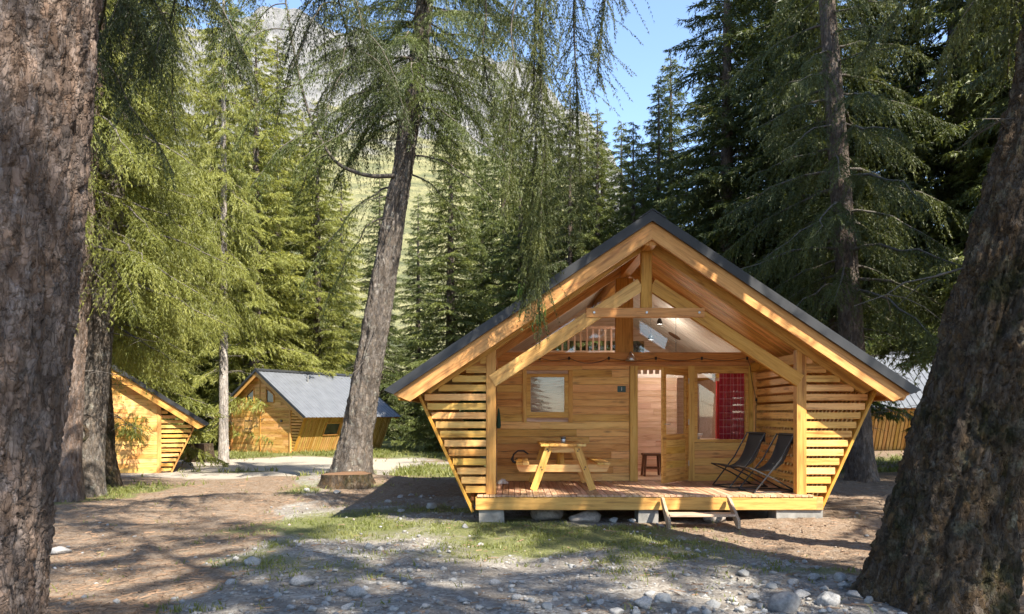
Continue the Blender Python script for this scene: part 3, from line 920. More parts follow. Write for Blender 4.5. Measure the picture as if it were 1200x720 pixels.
    for pts in ([(-2.4, 0.25), (-2.4, top(2.4)), (-1.2, top(1.2)), (-1.2, 0.25)], [(2.4, 0.25), (2.4, top(2.4)), (1.2, top(1.2)), (1.2, 0.25)],
                [(-1.2, 0.25), (-1.2, 2.75), (1.2, 2.75), (1.2, 0.25)], [(-1.2, 3.45), (-1.2, top(1.2)), (0, top(0)), (1.2, top(1.2)), (1.2, 3.45)]):
        bk.add(*prism(pts, VB, VB + 0.06))
    bk.build('back_wall', M['inner'], root)
    MB().boxx((-1.2, VB + 0.02, 2.75), (1.2, VB + 0.028, 3.45)).build('pane', M['glass'], root)
    # ---- door leaf, standing open
    leaf = MB()
    W, H = 0.915, 2.00
    for lo, hi in (((-W, 0, 0), (-W + 0.10, 0.045, H)), ((-0.10, 0, 0), (0, 0.045, H)), ((-W + 0.10, 0, H - 0.11), (-0.10, 0.045, H)),
                   ((-W + 0.10, 0, 0.74), (-0.10, 0.045, 0.84)), ((-W + 0.10, 0, 0), (-0.10, 0.045, 0.12))):
        leaf.boxx(lo, hi)
    door = leaf.build('door', M['pine'], root, (1.165, VW - 0.055, 0.458), (0, 0, rad(49)))
    for i in range(5):
        z0 = 0.12 + i * 0.124
        box('door_panel', (-W + 0.10, 0.010, z0), (-0.10, 0.034, z0 + 0.122), M['pine'], door, 0, 0.002)
    MB().boxx((-W + 0.10, 0.018, 0.84), (-0.10, 0.024, H - 0.11)).build('pane', M['glass'], door)
    MB().tube([(-W + 0.05, -0.045, 1.02), (-W + 0.05, 0.0, 1.02)], 0.009, 8).tube([(-W + 0.05, -0.045, 1.02), (-W + 0.17, -0.045, 1.02)], 0.008, 8).build('handle', M['steel'], door)
    for z in (0.25, 1.0, 1.75):
        MB().tube([(0.006, -0.006, z), (0.006, -0.006, z + 0.10)], 0.008, 8).build('hinge', M['steel'], door)
    return root
CABIN = main_cabin()

def gable_wall(root, v, mat, rng, z_low=0.02, holes=(), course=0.145, split=True):
    """a boarded gable: sheathing sheet with single boards in front of it"""
    top = lambda u: under_roof(u, 0.14)
    vs, fs = prism([(-HW, z_low), (-HW, top(HW)), (0, top(0)), (HW, top(HW)), (HW, z_low)], v + 0.028, v + 0.07)
    wall = MB().add(vs, fs).build('gable_wall', mat, root)
    z = z_low + 0.01
    while z < top(0) - 0.10:
        z1 = z + course - 0.006
        half = min(HW, (RIDGE - 0.14 / CA - z1) / 0.67)
        if half < 0.12: break
        for a, b in ((-half, -0.05), (0.05, half)) if split else ((-half, half),):
            cuts = [(a, b)]
            for (u0, u1, h0, h1) in holes:
                nxt = []
                for (c, d) in cuts:
                    if z1 > h0 and z < h1 and d > u0 and c < u1:
                        if u0 - c > 0.05: nxt.append((c, u0))
                        if d - u1 > 0.05: nxt.append((u1, d))
                    else: nxt.append((c, d))
                cuts = nxt
            for c, d in cuts:
                u = c
                while u < d - 0.01:
                    e = min(d, u + rng.uniform(0.9, 2.2))
                    if d - e < 0.3: e = d
                    box('plank', (u + 0.001, v - rng.uniform(0, 0.004), z), (e - 0.001, v + 0.026, z1), mat, wall, 0, 0.003)
                    u = e
        z += course
    return wall

def back_cabin(label, loc, rotz, L, kind):
    root = thing('timber_cabin', label, 'cabin', loc, rotz)
    rng = random.Random(int(loc[1] * 7))
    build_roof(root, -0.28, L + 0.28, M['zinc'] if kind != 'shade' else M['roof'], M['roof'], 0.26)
    mat = M['larch'] if kind != 'side' else M['skin']
    holes = []
    if kind == 'full':
        holes = [(-0.98, -0.10, 2.90, 3.60), (0.62, 1.20, 2.80, 3.42), (-0.86, 0.02, 1.10, 2.02)]
        holes = [(-1.12, -0.52, 2.80, 3.46), (0.52, 1.12, 2.80, 3.46), (-1.28, -0.55, 1.12, 2.02)]
    gable_wall(root, 0.0, mat, rng, holes=holes)
    for side in (-1, 1):
        rake_piece('rake_board', side, 0.088, 0.30, -0.26, -0.21, M['beam'], root, SLOPE_LEN - 0.02, True)
        rake_piece('rake_board', side, 0.088, 0.30, L + 0.20, L + 0.25, M['beam'], root, SLOPE_LEN - 0.02, True)
        a = side * (HW + 0.045)
        box('corner_board', (a - 0.06, -0.03, 0.02), (a + 0.06, 0.05, under_roof(HW, 0.30)), M['beam'], root, 2)
        for sb in range(6):
            m = slope_frame(side, SLOPE_LEN / 2, 0.115, -0.20 + sb * 0.036 + 0.01)
            link('soffit_board', box_mesh(SLOPE_LEN - 0.2, 0.034, 0.016, M['larch'], 0.002), root, matrix=m)
    if True:
        box('middle_board', (-0.048, -0.018, 0.03), (0.048, 0.026, RIDGE - 0.36), M['beam'], root, 2)
    build_slats(root, 0.02, [0.22 + 0.155 * i for i in range(15)])
    wdw = (1, 1.75, 2.75, 1.05, 1.62) if kind == 'full' else None
    build_skin(root, 0.12, L - 0.05, pitch=0.15, wide=0.118, window=wdw, z_low=0.10)
    vs, fs = prism([(-HW, 0.02), (-HW, under_roof(HW, 0.14)), (0, under_roof(0, 0.14)), (HW, under_roof(HW, 0.14)), (HW, 0.02)], L - 0.06, L)
    MB().add(vs, fs).build('rear_wall', mat, root)
    for side in (-1, 1):
        MB().boxx((min(side * (HW - 0.02), side * (HW - 0.08)), 0.1, 0.05), (max(side * (HW - 0.02), side * (HW - 0.08)), L - 0.1, 2.3)).build('side_wall', M['skin'], root)
    if kind == 'full':
        # two loft windows under the rakes, cut to the slope
        for side in (-1, 1):
            u0, u1 = side * 0.50, side * 1.14
            w = MB()
            zt0, zt1 = under_roof(0.50, 0.52), under_roof(1.14, 0.52)
            zt0 = min(zt0, 3.60)
            outer = [(u0, 2.76), (u1, 2.76), (u1, zt1), (u0, zt0)]
            for (p, q) in ((0, 1), (1, 2), (2, 3), (3, 0)):
                P0, P1 = Vector((outer[p][0], -0.015, outer[p][1])), Vector((outer[q][0], -0.015, outer[q][1]))
                d = (P1 - P0).normalized(); nn = Vector((-d.z, 0, d.x)) * 0.035
                vs, fs = prism([(P0.x - nn.x, P0.z - nn.z), (P1.x - nn.x, P1.z - nn.z), (P1.x + nn.x, P1.z + nn.z), (P0.x + nn.x, P0.z + nn.z)], -0.03 - 0.002 * p, 0.02)
                w.add(vs, fs)
            wo = w.build('window', M['beam'], root)
            vs, fs = prism(outer, 0.022, 0.026)
            MB().add(vs, fs).build('pane', M['dark_glass'], wo)
        # small shuttered window
        w = MB()
        for lo, hi in (((-1.27, -0.02, 1.14), (-1.20, 0.025, 2.0)), ((-0.63, -0.02, 1.14), (-0.56, 0.025, 2.0)), ((-1.20, -0.02, 1.93), (-0.63, 0.025, 2.0)), ((-1.20, -0.02, 1.14), (-0.63, 0.025, 1.21))):
            w.boxx(lo, hi)
        wo = w.build('window', M['pine'], root)
        for k in (0, 1):
            a = -1.195 + k * 0.285
            sh = box('shutter', (a, -0.035 - 0.002 * k, 1.20), (a + 0.275, -0.008, 1.94), M['larch'], root, 2)
            for zz in (1.32, 1.76):
                box('hinge', (a + (0.0 if k == 0 else 0.03), -0.048, zz), (a + (0.245 if k == 0 else 0.275), -0.038, zz + 0.04), M['black_metal'], root, 0)
        box('lamp', (1.72, -0.08, 1.72), (1.82, -0.005, 1.84), M['black_metal'], root, 0)
        # window in the leaning side
        sd = 1
        def SP(v, z, off): return Vector((slant_u(z) + 0.01 + off * 0.9, v, z - off * 0.42))
        vs = [SP(1.70, 1.02, 0.0), SP(2.80, 1.02, 0.0), SP(2.80, 1.66, 0.0), SP(1.70, 1.66, 0.0)]
        MB().add(vs, [(0, 1, 2, 3)]).build('pane', M['dark_glass'], root)
        for (v0, z0, v1, z1) in ((1.70, 1.02, 2.80, 1.02), (1.70, 1.66, 2.80, 1.66), (1.70, 1.02, 1.70, 1.66), (2.80, 1.02, 2.80, 1.66)):
            beam('window_frame', SP(v0, z0, 0.02), SP(v1, z1, 0.02), 0.06, 0.05, M['beam'], root, up=(0.9, 0, -0.42))
        MB().lathe([(0.0, 0.45), (0.05, 0.45), (0.05, 0.0)], 10).build('flue', M['steel'], root, (0.9, 2.6, RIDGE - 0.67 * 0.9 - 0.05))
    return root

M['dark_glass'] = plain('dark_window_glass', (0.030, 0.030, 0.028), 0.08, 0, 0.2, 3)
back_cabin('sunlit cabin with grey ribbed roof, shuttered window and two loft windows', (-13.0, 37.2, -0.38), rad(-32), 6.9, 'full').scale = (0.94, 0.94, 0.94)
back_cabin('small shaded cabin with plain plank gable beside the three old trunks', (-13.55, 22.2, -0.68), rad(25), 5.6, 'shade')
back_cabin('far cabin with yellow leaning boards half hidden behind the mossy trunk', (22.0, 33.0, -0.08), rad(82), 7.6, 'side')

# ================================================================== THINGS ON AND AROUND THE PORCH
DECK = 0.4295

def picnic_table():
    t = thing('picnic_table', 'pale wooden picnic table with joined benches standing on the porch deck', 'picnic table', (0.82, 11.58, DECK))
    P = M['pine']
    Ln = 1.30
    for i in range(5):
        u = -0.36 + i * 0.146
        box('tabletop_board', (u, -0.07, 0.708), (u + 0.140, Ln + 0.07, 0.745), P, t, 1)
    for side in (-1, 1):
        for k in range(2):
            u0 = 0.545 + k * 0.105
            box('seat_board', (min(side * u0, side * (u0 + 0.10)), -0.07, 0.412), (max(side * u0, side * (u0 + 0.10)), Ln + 0.07, 0.447), P, t, 1)
    for v in (0.0, Ln - 0.04):
        w = 0.0 if v == 0.0 else 0.042
        for side in (-1, 1):
            beam('leg', (side * 0.475, v, 0.004), (side * 0.225, v, 0.700), 0.04, 0.115, P, t, up=(side, 0, 0.3))
        vv = v + (0.041 if v == 0.0 else -0.041)
        pts = [(-0.755, 0.408), (0.755, 0.408), (0.70, 0.295), (-0.70, 0.295)]
        vs, fs = prism(pts, vv - 0.019, vv + 0.019)
        MB().add(vs, fs).build('seat_bearer', P, t)
        vs, fs = prism([(-0.30, 0.704), (0.30, 0.704), (0.26, 0.605), (-0.26, 0.605)], vv - 0.019, vv + 0.019)
        MB().add(vs, fs).build('top_bearer', P, t)
        if v == 0.0:
            for side in (-1, 1):
                for z, q in ((0.335, 0.0), (0.375, 0.03), (0.63, 0.0), (0.66, 0.03)):
                    u = side * (0.475 - (z / 0.70) * 0.25 + (q - 0.015))
                    MB().tube([(u, -0.028, z), (u, -0.0195, z)], 0.011, 8).build('bolt', M['black_metal'], t)
    for s in (0, 1):
        a = 0.07 if s == 0 else Ln - 0.11
        b = 0.45 if s == 0 else Ln - 0.49
        beam('brace', (0.0, a, 0.345), (0.0, b, 0.69), 0.07, 0.035, P, t)
    return t
picnic_table()

cup = thing('candle_cup', 'small steel cup standing on the picnic tabletop', 'cup', (0.86, 12.10, DECK + 0.7455))
MB().lathe([(0.0, 0.0), (0.035, 0.0), (0.04, 0.01), (0.042, 0.10), (0.036, 0.10), (0.034, 0.012), (0.0, 0.012)], 20).build('cup_body', M['steel'], cup, smooth=True)
MB().lathe([(0.0415, 0.062), (0.0435, 0.064), (0.0435, 0.086), (0.0415, 0.088)], 20).build('band', M['black_metal'], cup)

st = MB()
st.tube([(0.28, 0, 0.07), (0.20, 0.01, 0.125), (0.10, 0, 0.125), (0.03, 0, 0.07), (0.0, 0, -0.02), (0.03, 0.01, -0.07)], [0.012, 0.017, 0.015, 0.014, 0.026, 0.022], 8)
st.tube([(0.0, 0.0, -0.03), (0.05, 0.02, -0.075), (0.10, 0.02, -0.05), (0.07, 0.0, -0.01)], 0.022, 8)
tag(st.build('rubber_strap', M['rubber'], None, (0.00, 12.35, DECK + 0.4475 + 0.02), smooth=True), 'black rubber strap looped over the end of the picnic bench', 'strap')

def cloth_lump(name, mat, loc, sx, sy, sz, label, cat, seed):
    n = 16
    vs = []; fs = []
    for i in range(n + 1):
        for j in range(n + 1):
            a, b = i / n * 2 - 1, j / n * 2 - 1
            e = max(0.0, 1 - (abs(a) ** 2.5 + abs(b) ** 2.5))
            z = sz * (e ** 0.6) * (0.65 + 0.5 * float(vnoise(np.array([a * 2.4]), np.array([b * 2.4]), seed=seed)[0]))
            vs.append((a * sx, b * sy, max(0.002, z)))
    for i in range(n):
        for j in range(n):
            k = i * (n + 1) + j
            fs.append((k, k + n + 1, k + n + 2, k + 1))
    return tag(link(name, mesh_py(name, vs, fs, mat, True), None, loc), label, cat)
cloth_lump('cloth', M['white'], (-0.17, 12.75, DECK), 0.11, 0.09, 0.085, 'crumpled white cloth lying on the deck by the slatted screen', 'cloth', 8)

gc = MB()
for i in range(7):
    u = -0.035 + i * 0.011
    pass
ring = [(0.0, 0.36), (0.012, 0.34), (0.03, 0.2), (0.042, 0.05), (0.03, 0.0), (0.0, 0.0)]
gc.lathe(ring, 9)
gv = [(x * (1 + 0.25 * math.sin(7 * math.atan2(y, x))), y * 0.6, z) for x, y, z in gc.v]
tag(link('folded_umbrella', mesh_py('folded_umbrella', gv, gc.f, M['green_cloth'], True), None, (-0.235, 12.72, 1.40)), 'dark green folded umbrella hanging at the slatted porch screen', 'umbrella')

def deck_chair(label, loc, rotz):
    t = thing('folding_chair', label, 'folding chair', loc, rotz, 'black folding chairs on the porch')
    top, seat_f = (-0.30, 0.90), (0.40, 0.385)
    for s in (-1, 1):
        y = s * 0.27
        MB().tube([(top[0], y, top[1]), (-0.06, y, 0.50), (0.36, y * 0.98, 0.012)], 0.012, 8).build('leg', M['black_metal'], t)
        yy = s * 0.235
        MB().tube([(seat_f[0], yy, seat_f[1]), (0.05, yy, 0.23), (-0.36, yy, 0.012)], 0.012, 8).build('leg', M['black_metal'], t)
        MB().tube([(0.36, s * 0.265, 0.014), (-0.36, s * 0.250, 0.014)], 0.010, 6).build('runner', M['black_metal'], t)
    for x, z, h in ((top[0], top[1], 0.28), (seat_f[0], seat_f[1], 0.245), (-0.36, 0.014, 0.24), (0.36, 0.014, 0.265)):
        MB().tube([(x, -h, z), (x, h, z)], 0.012, 8).build('crossbar', M['black_metal'], t)
    prof = []
    for i in range(25):
        f = i / 24
        a = np.array([top[0] - 0.012, top[1] + 0.014]); b = np.array([-0.20, 0.54]); c = np.array([-0.12, 0.20]); d = np.array([seat_f[0], seat_f[1] + 0.013])
        p = (1 - f) ** 3 * a + 3 * f * (1 - f) ** 2 * b + 3 * f * f * (1 - f) * c + f ** 3 * d
        prof.append(p)
    vs, fs = [], []
    ny = 10
    for i, p in enumerate(prof):
        for j in range(ny + 1):
            w = j / ny * 2 - 1
            sag = 0.018 * (1 - w * w)
            vs.append((p[0] - 0.0, w * 0.225, p[1] - sag))
    for i in range(24):
        for j in range(ny):
            k = i * (ny + 1) + j
            fs.append((k, k + 1, k + ny + 2, k + ny + 1))
    n0 = len(vs)
    vs += [(x - 0.003, y, z - 0.004) for x, y, z in vs]
    fs += [tuple(reversed([i + n0 for i in f])) for f in fs]
    link('sling', mesh_py('sling', vs, fs, M['black_fabric'], True), t)
    MB().boxx((top[0] - 0.035, -0.22, top[1] - 0.14), (top[0] - 0.006, 0.22, top[1] + 0.02)).build('headrest', M['black_fabric'], t)
    return t
deck_chair('black sling folding chair by the window parapet', (3.86, 12.20, DECK), rad(180 + 14))
deck_chair('black sling folding chair close to the porch corner post', (4.06, 11.45, DECK), rad(180 + 8))

stp = thing('wooden_step', 'weathered one-tread wooden step leaning against the front deck beam', 'step', (2.76, 10.62, 0.0))
for s in (-1, 1):
    zg = gz1(2.76 + s * 0.5, 10.62) - 0.01
    pts = [(-0.28, zg), (-0.20, zg), (0.245, 0.335), (0.245, 0.40), (0.17, 0.40), (-0.28, 0.12)]
    vs, fs = prism([(p, q) for p, q in pts], -0.02, 0.02)
    o = MB().add(vs, fs).build('stringer', M['grey_wood'], stp, (s * 0.50, 0.0, 0.0), (0, 0, rad(90)))
box('tread', (-0.478, -0.20, 0.165), (0.478, 0.08, 0.20), M['grey_wood'], stp, 0)

for i, (x0, x1, zt, lab) in enumerate(((-0.50, -0.12, 0.197, 'rough concrete block under the corner of the deck by the left screen'.replace('left ', 'cloth-side ')),
                                       (1.92, 2.22, 0.197, 'rough concrete block under the middle of the deck by the wooden step'),
                                       (4.02, 4.72, 0.197, 'long low concrete block under the deck below the folding chairs'))):
    if i == 0: lab = 'rough concrete block under the deck corner below the picnic table side'
    zl = gz1((x0 + x1) / 2, 11.1) - 0.05
    mb = MB().boxx((x0, 10.95, zl), (x1, 11.30, zt))
    # chip the edges
    vs = [tuple(np.array(v) + np.array([0.012, 0.012, 0.0]) * (vnoise(np.array([v[0] * 9]), np.array([v[2] * 9]), seed=i)[0])) for v in mb.v]
    tag(link('concrete_block', mesh_py('concrete_block', vs, mb.f, M['concrete']), None), lab, 'concrete block')

# ---- number plate by the door
sg = thing('number_plate', 'dark green plate with a pale numeral one beside the door', 'sign', (2.05 - 0.045, 11 + 2.2 - 0.012, 2.11))
box('plate', (-0.075, -0.006, -0.055), (0.075, 0.006, 0.055), M['green_sign'], sg, 0, 0.002)
cu = bpy.data.curves.new('numeral', 'FONT'); cu.body = '1'; cu.size = 0.095; cu.align_x = 'CENTER'; cu.align_y = 'CENTER'; cu.extrude = 0.0008
tmp = bpy.data.objects.new('numeral_tmp', cu); COL.objects.link(tmp)
dg = bpy.context.evaluated_depsgraph_get()
nme = bpy.data.meshes.new_from_object(tmp.evaluated_get(dg)); bpy.data.objects.remove(tmp)
nme.materials.clear(); nme.materials.append(M['white'])
link('numeral', nme, sg, (0, -0.0075, 0.0), (rad(90), 0, 0))

# ---- wall lamp over the door, string of bulbs along the lintel
lp = thing('wall_lamp', 'brushed steel cone lamp fixed to the lintel above the door', 'lamp', (2.05 + 0.09, 13.095, 2.63))
MB().lathe([(0.015, 0.10), (0.03, 0.095), (0.05, 0.06), (0.11, -0.02), (0.106, -0.022), (0.045, 0.055), (0.0, 0.06)], 24).build('shade', M['steel'], lp, (0, -0.15, 0), smooth=True)
MB().tube([(0, -0.15, 0.10), (0, -0.15, 0.13), (0, -0.09, 0.15), (0, 0.0, 0.12)], 0.009, 8).build('arm', M['steel'], lp)
MB().lathe([(0.0, 0.0), (0.03, -0.01), (0.035, -0.04), (0.02, -0.07), (0.0, -0.075)], 14).build('bulb', M['white'], lp, (0, -0.15, 0.05), smooth=True)

sl = thing('string_light', 'black bulb string strung along the porch lintel', 'string light', (2.05, 13.03, 2.62))
us = [-1.55, -1.02, -0.30, 0.55, 1.38, 2.20]
pts = []
for a, b in zip(us[:-1], us[1:]):
    dip = 0.05 if not (a < -0.9 and b > -0.5) else 0.10
    for k in range(8):
        f = k / 8
        pts.append((a + (b - a) * f, 0.0, 0.05 - 4 * dip * f * (1 - f)))
pts += [(2.20, 0, 0.05), (2.26, 0.02, -0.1), (2.30, 0.05, -0.35), (2.36, 0.05, -0.62), (2.38, 0.05, -0.72), (2.37, 0.05, -1.2), (2.39, 0.05, -1.7)]
MB().tube(pts, 0.005, 6).build('cable', M['rubber'], sl)
for u in us + [2.38]:
    z = 0.05 if u < 2.3 else -0.70
    v = 0.0 if u < 2.3 else 0.045
    MB().lathe([(0.0, 0.02), (0.018, 0.018), (0.021, -0.03), (0.017, -0.036), (0.0, -0.036)], 12).build('socket', M['rubber'], sl, (u, v, z), smooth=True)
    MB().lathe([(0.012, -0.036), (0.022, -0.055), (0.018, -0.08), (0.0, -0.087)], 12).build('bulb', M['glass'], sl, (u, v, z), smooth=True)

# ---- in the room
def fill_bulb(parent, loc, watts, r=0.03):  # added glow and point light to brighten the room
    MB().lathe([(0.0, r), (r * 0.7, r * 0.7), (r, 0.0), (r * 0.7, -r * 0.7), (0.0, -r)], 12).build('bulb', M['bulb'], parent, loc, smooth=True)
    ld = bpy.data.lights.new('fill_light', 'POINT'); ld.energy = watts; ld.color = (1.0, 0.90, 0.78); ld.shadow_soft_size = 0.06
    lo = bpy.data.objects.new('fill_light', ld); COL.objects.link(lo); lo.parent = parent
    lo.location = (loc[0], loc[1], loc[2] - r - 0.08)
def bulb_mat():
    m, nt, out = new_mat('fill_bulb')
    e = N(nt, 'ShaderNodeEmission', Strength=6.0); e.inputs[0].default_value = (1.0, 0.85, 0.65, 1)
    nt.links.new(e.outputs[0], out.inputs[0]); return m
M['bulb'] = bulb_mat()
def curtain(name, mat, loc, w, h, label, folds, rotz=0.0, amp=0.035, flare=0.0):
    nx, nz = folds * 10, 24
    vs, fs, uv = [], [], []
    for i in range(nx + 1):
        for k in range(nz + 1):
            a, b = i / nx, k / nz
            ph = a * folds * 2 * math.pi
            wig = 0.25 * math.sin(b * 2.2 + a * 5)
            vs.append((a * w * (1 + flare * (1 - b)) - w / 2, amp * math.sin(ph + wig) * (0.6 + 0.4 * (1 - b)) + 0.01 * math.sin(a * 23), b * h))
            uv.append((a, b))
    for i in range(nx):
        for k in range(nz):
            q = i * (nz + 1) + k
            fs.append((q, q + nz + 1, q + nz + 2, q + 1))
    me = mesh_py(name, vs, fs, mat, True)
    ul = me.uv_layers.new(name='UVMap')
    for lpx in me.loops: ul.data[lpx.index].uv = uv[lpx.vertex_index]
    return tag(link(name, me, None, loc, (0, 0, rotz)), label, 'curtain')
curtain('curtain', M['check'], (2.05 + 2.02, 11 + 2.36, 1.02), 0.46, 1.42, 'dark red checked curtain hanging inside the big porch window', 4)
curtain('curtain', M['red'], (2.05 + 2.02, 11 + 3.25, 0.75), 0.30, 1.55, 'bright red curtain with plain cloth deeper inside the room', 3, rad(70))
MB_r = MB().tube([(2.05 + 1.5, 13.42, 2.425), (2.05 + 2.28, 13.42, 2.425)], 0.010, 8)
tag(MB_r.build('curtain_rod', M['dark_wood'], None), 'thin dark rod behind the top of the porch window', 'curtain rod')

sto = thing('stool', 'dark brown wooden stool on the floor inside the doorway', 'stool', (2.05 + 0.72, 14.30, 0.432))
box('seat', (-0.18, -0.16, 0.40), (0.18, 0.16, 0.44), M['dark_wood'], sto, 0)
for a in (-1, 1):
    for b in (-1, 1):
        beam('leg', (a * 0.17, b * 0.15, 0.0), (a * 0.14, b * 0.12, 0.398), 0.04, 0.04, M['dark_wood'], sto, up=(0, 1, 0))
for b in (-1, 1):
    box('stretcher', (-0.13, b * 0.135 - 0.012, 0.14), (0.13, b * 0.135 + 0.012, 0.17), M['dark_wood'], sto, 0)

bw = MB().lathe([(0.0, 0.0), (0.06, 0.0), (0.11, 0.06), (0.13, 0.11), (0.122, 0.11), (0.10, 0.055), (0.0, 0.012)], 24)
tb = thing('side_table', 'pale wooden table inside the room behind the window', 'table', (2.05 + 1.62, 14.0, 0.432))
box('tabletop', (-0.40, -0.35, 0.70), (0.40, 0.35, 0.735), M['inner'], tb, 0)
for a in (-1, 1):
    for b in (-1, 1):
        box('leg', (a * 0.36 - 0.025, b * 0.31 - 0.025, 0.0), (a * 0.36 + 0.025, b * 0.31 + 0.025, 0.699), M['inner'], tb, 2)
tag(bw.build('bowl', M['white'], None, (2.05 + 1.48, 13.85, 0.432 + 0.7355), smooth=True), 'white bowl standing on the table inside the room', 'bowl')

for (u, v, z, lab) in ((0.94, 3.6, 3.50, 'black pendant lamp with short cord under the pale ceiling, nearer the collar beam'),
                       (0.82, 3.9, 3.22, 'black pendant lamp hanging lower beside the loft rail')):
    pl = thing('pendant_lamp', lab, 'lamp', (2.05 + u, 11 + v, z))
    MB().lathe([(0.0, 0.09), (0.03, 0.085), (0.055, 0.03), (0.06, -0.03), (0.054, -0.03), (0.05, 0.03), (0.0, 0.07)], 16).build('shade', M['black_metal'], pl, smooth=True)
    MB().tube([(0, 0, 0.085), (0, 0, under_roof(u, 0.15) - z)], 0.004, 6).build('cord', M['rubber'], pl)
    fill_bulb(pl, (0, 0, 0.025), 6.0, 0.022)  # light added inside a lamp that hangs unlit
cl_ = thing('fill_ceiling_lamp', 'white ceiling lamp added to brighten the room behind the porch window', 'lamp', (2.05 + 1.2, 11 + 3.3, 2.52))
MB().lathe([(0.0, 0.10), (0.05, 0.10), (0.10, 0.06), (0.15, 0.0), (0.145, 0.0), (0.09, 0.055), (0.0, 0.09)], 24).build('shade', M['white'], cl_, smooth=True)
MB().tube([(0, 0, 0.095), (0, 0, under_roof(1.2, 0.15) - 2.52)], 0.004, 6).build('cord', M['rubber'], cl_)
fill_bulb(cl_, (0, 0, 0.0), 7.0, 0.035)
vd = MB().lathe([(0.0, -0.012), (0.15, -0.012), (0.155, 0.0), (0.0, 0.0)], 28)
vo = link('ceiling_vent', mesh_py('ceiling_vent', vd.v, vd.f, M['dark_wood']), CABIN, matrix=slope_frame(1, 1.62 / CA, 0.134, 4.96))

# ================================================================== STONES
def ico(sub):
    import bmesh
    bm = bmesh.new(); bmesh.ops.create_icosphere(bm, subdivisions=sub, radius=1.0)
    v = np.array([x.co[:] for x in bm.verts]); f = np.array([[q.index for q in p.verts] for p in bm.faces]); bm.free()
    return v, f
IV2, IF2 = ico(3)
def rock_mesh(seed, mat, flat=0.6, ang=0.25):
    rg = np.random.RandomState(seed)
    v = IV2.copy()
    for _ in range(7):                       # knock flat facets off
        d = rg.normal(size=3); d /= np.linalg.norm(d)
        c = rg.uniform(0.55, 0.9)
        s = v @ d
        v = v - np.outer(np.maximum(s - c, 0), d) * 0.9
    v = v * (1 + ang * 0.5 * fbm(v[:, 0] * 1.3 + seed, v[:, 1] * 1.3, v[:, 2] * 1.3, seed=seed, octv=3))[:, None]
    v = v * (1 + 0.03 * fbm(v[:, 0] * 6 + seed, v[:, 1] * 6, v[:, 2] * 6, seed=seed + 9, octv=2))[:, None]
    v[:, 2] *= flat; v[:, 1] *= rg.uniform(0.7, 0.95)
    return mesh_arrays('rock', v, IF2, mat, smooth=True)

def G(px, py):
    """ground point seen at a pixel of the photograph"""
    D = 8.0
    for _ in range(12):
        z = gz1((px - 600) / 845 * D, D)
        D = (CAM_Z - z) * 845 / (py - 485)
    return (px - 600) / 845 * D, D

def put_rock(px, py, wpx, me, label, group=None, rot=0.0, sink=0.35, rise=None):
    x, y = G(px, py)
    r = wpx / 845 * y / 2
    o = link('rock', me, None, (x, y, gz1(x, y) + r * (0.30 if rise is None else rise)), (0, 0, rot))
    o.scale = (r, r, r)
    return tag(o, label, 'rock', group)

ROCKS = [rock_mesh(11, M['stone'], 0.62), rock_mesh(12, M['stone_pale'], 0.55), rock_mesh(13, M['stone'], 0.5, 0.35), rock_mesh(14, M['stone_pale'], 0.7), rock_mesh(15, M['stone'], 0.66)]
BIG = [rock_mesh(21, M['stone_brown'], 0.62), rock_mesh(22, M['stone_brown'], 0.5), rock_mesh(23, M['stone_dark'], 0.72), rock_mesh(24, M['stone'], 0.62, 0.35)]
put_rock(297, 663, 25, ROCKS[1], 'white rounded stone at the edge of the brown path')
put_rock(356, 686, 31, ROCKS[2], 'flat grey stone lying between the path edge and a tilted slab')
put_rock(419, 698, 24, ROCKS[4], 'tilted grey slab of stone bedded in the gravel')
put_rock(921, 716, 42, BIG[2], 'large dark boulder half bedded beside the mossy trunk')
put_rock(972, 709, 34, BIG[3], 'angular grey boulder at the foot of the mossy trunk')
put_rock(754, 711, 28, ROCKS[0], 'blocky grey stone in the pile at the gravel bank')
put_rock(778, 706, 22, ROCKS[3], 'smooth pale stone touching the blocky grey stone')
put_rock(872, 674, 17, ROCKS[1], 'single pale stone on top of the gravel bank')
put_rock(73, 650, 24, ROCKS[2], 'half buried grey stone in the needle covered path')
put_rock(124, 568, 11, ROCKS[1], 'small white rock in the grass by the old trunks')
put_rock(360, 569, 8, ROCKS[3], 'small white rock in the grass beside the cut stump')
put_rock(641, 610, 40, BIG[0], 'brown boulder under the deck behind the picnic table end')
put_rock(685, 611, 38, BIG[1], 'long flat brown boulder under the deck')
put_rock(838, 611, 30, BIG[0], 'brown boulder in the dark under the deck behind the step', rot=1.0)
put_rock(719, 612, 13, ROCKS[0], 'rounded grey stone under the deck near the middle block')
GRP = 'loose stones on the gravel in front of the cabin'
LAB = 'loose grey stone lying on the gravel in front of the cabin'
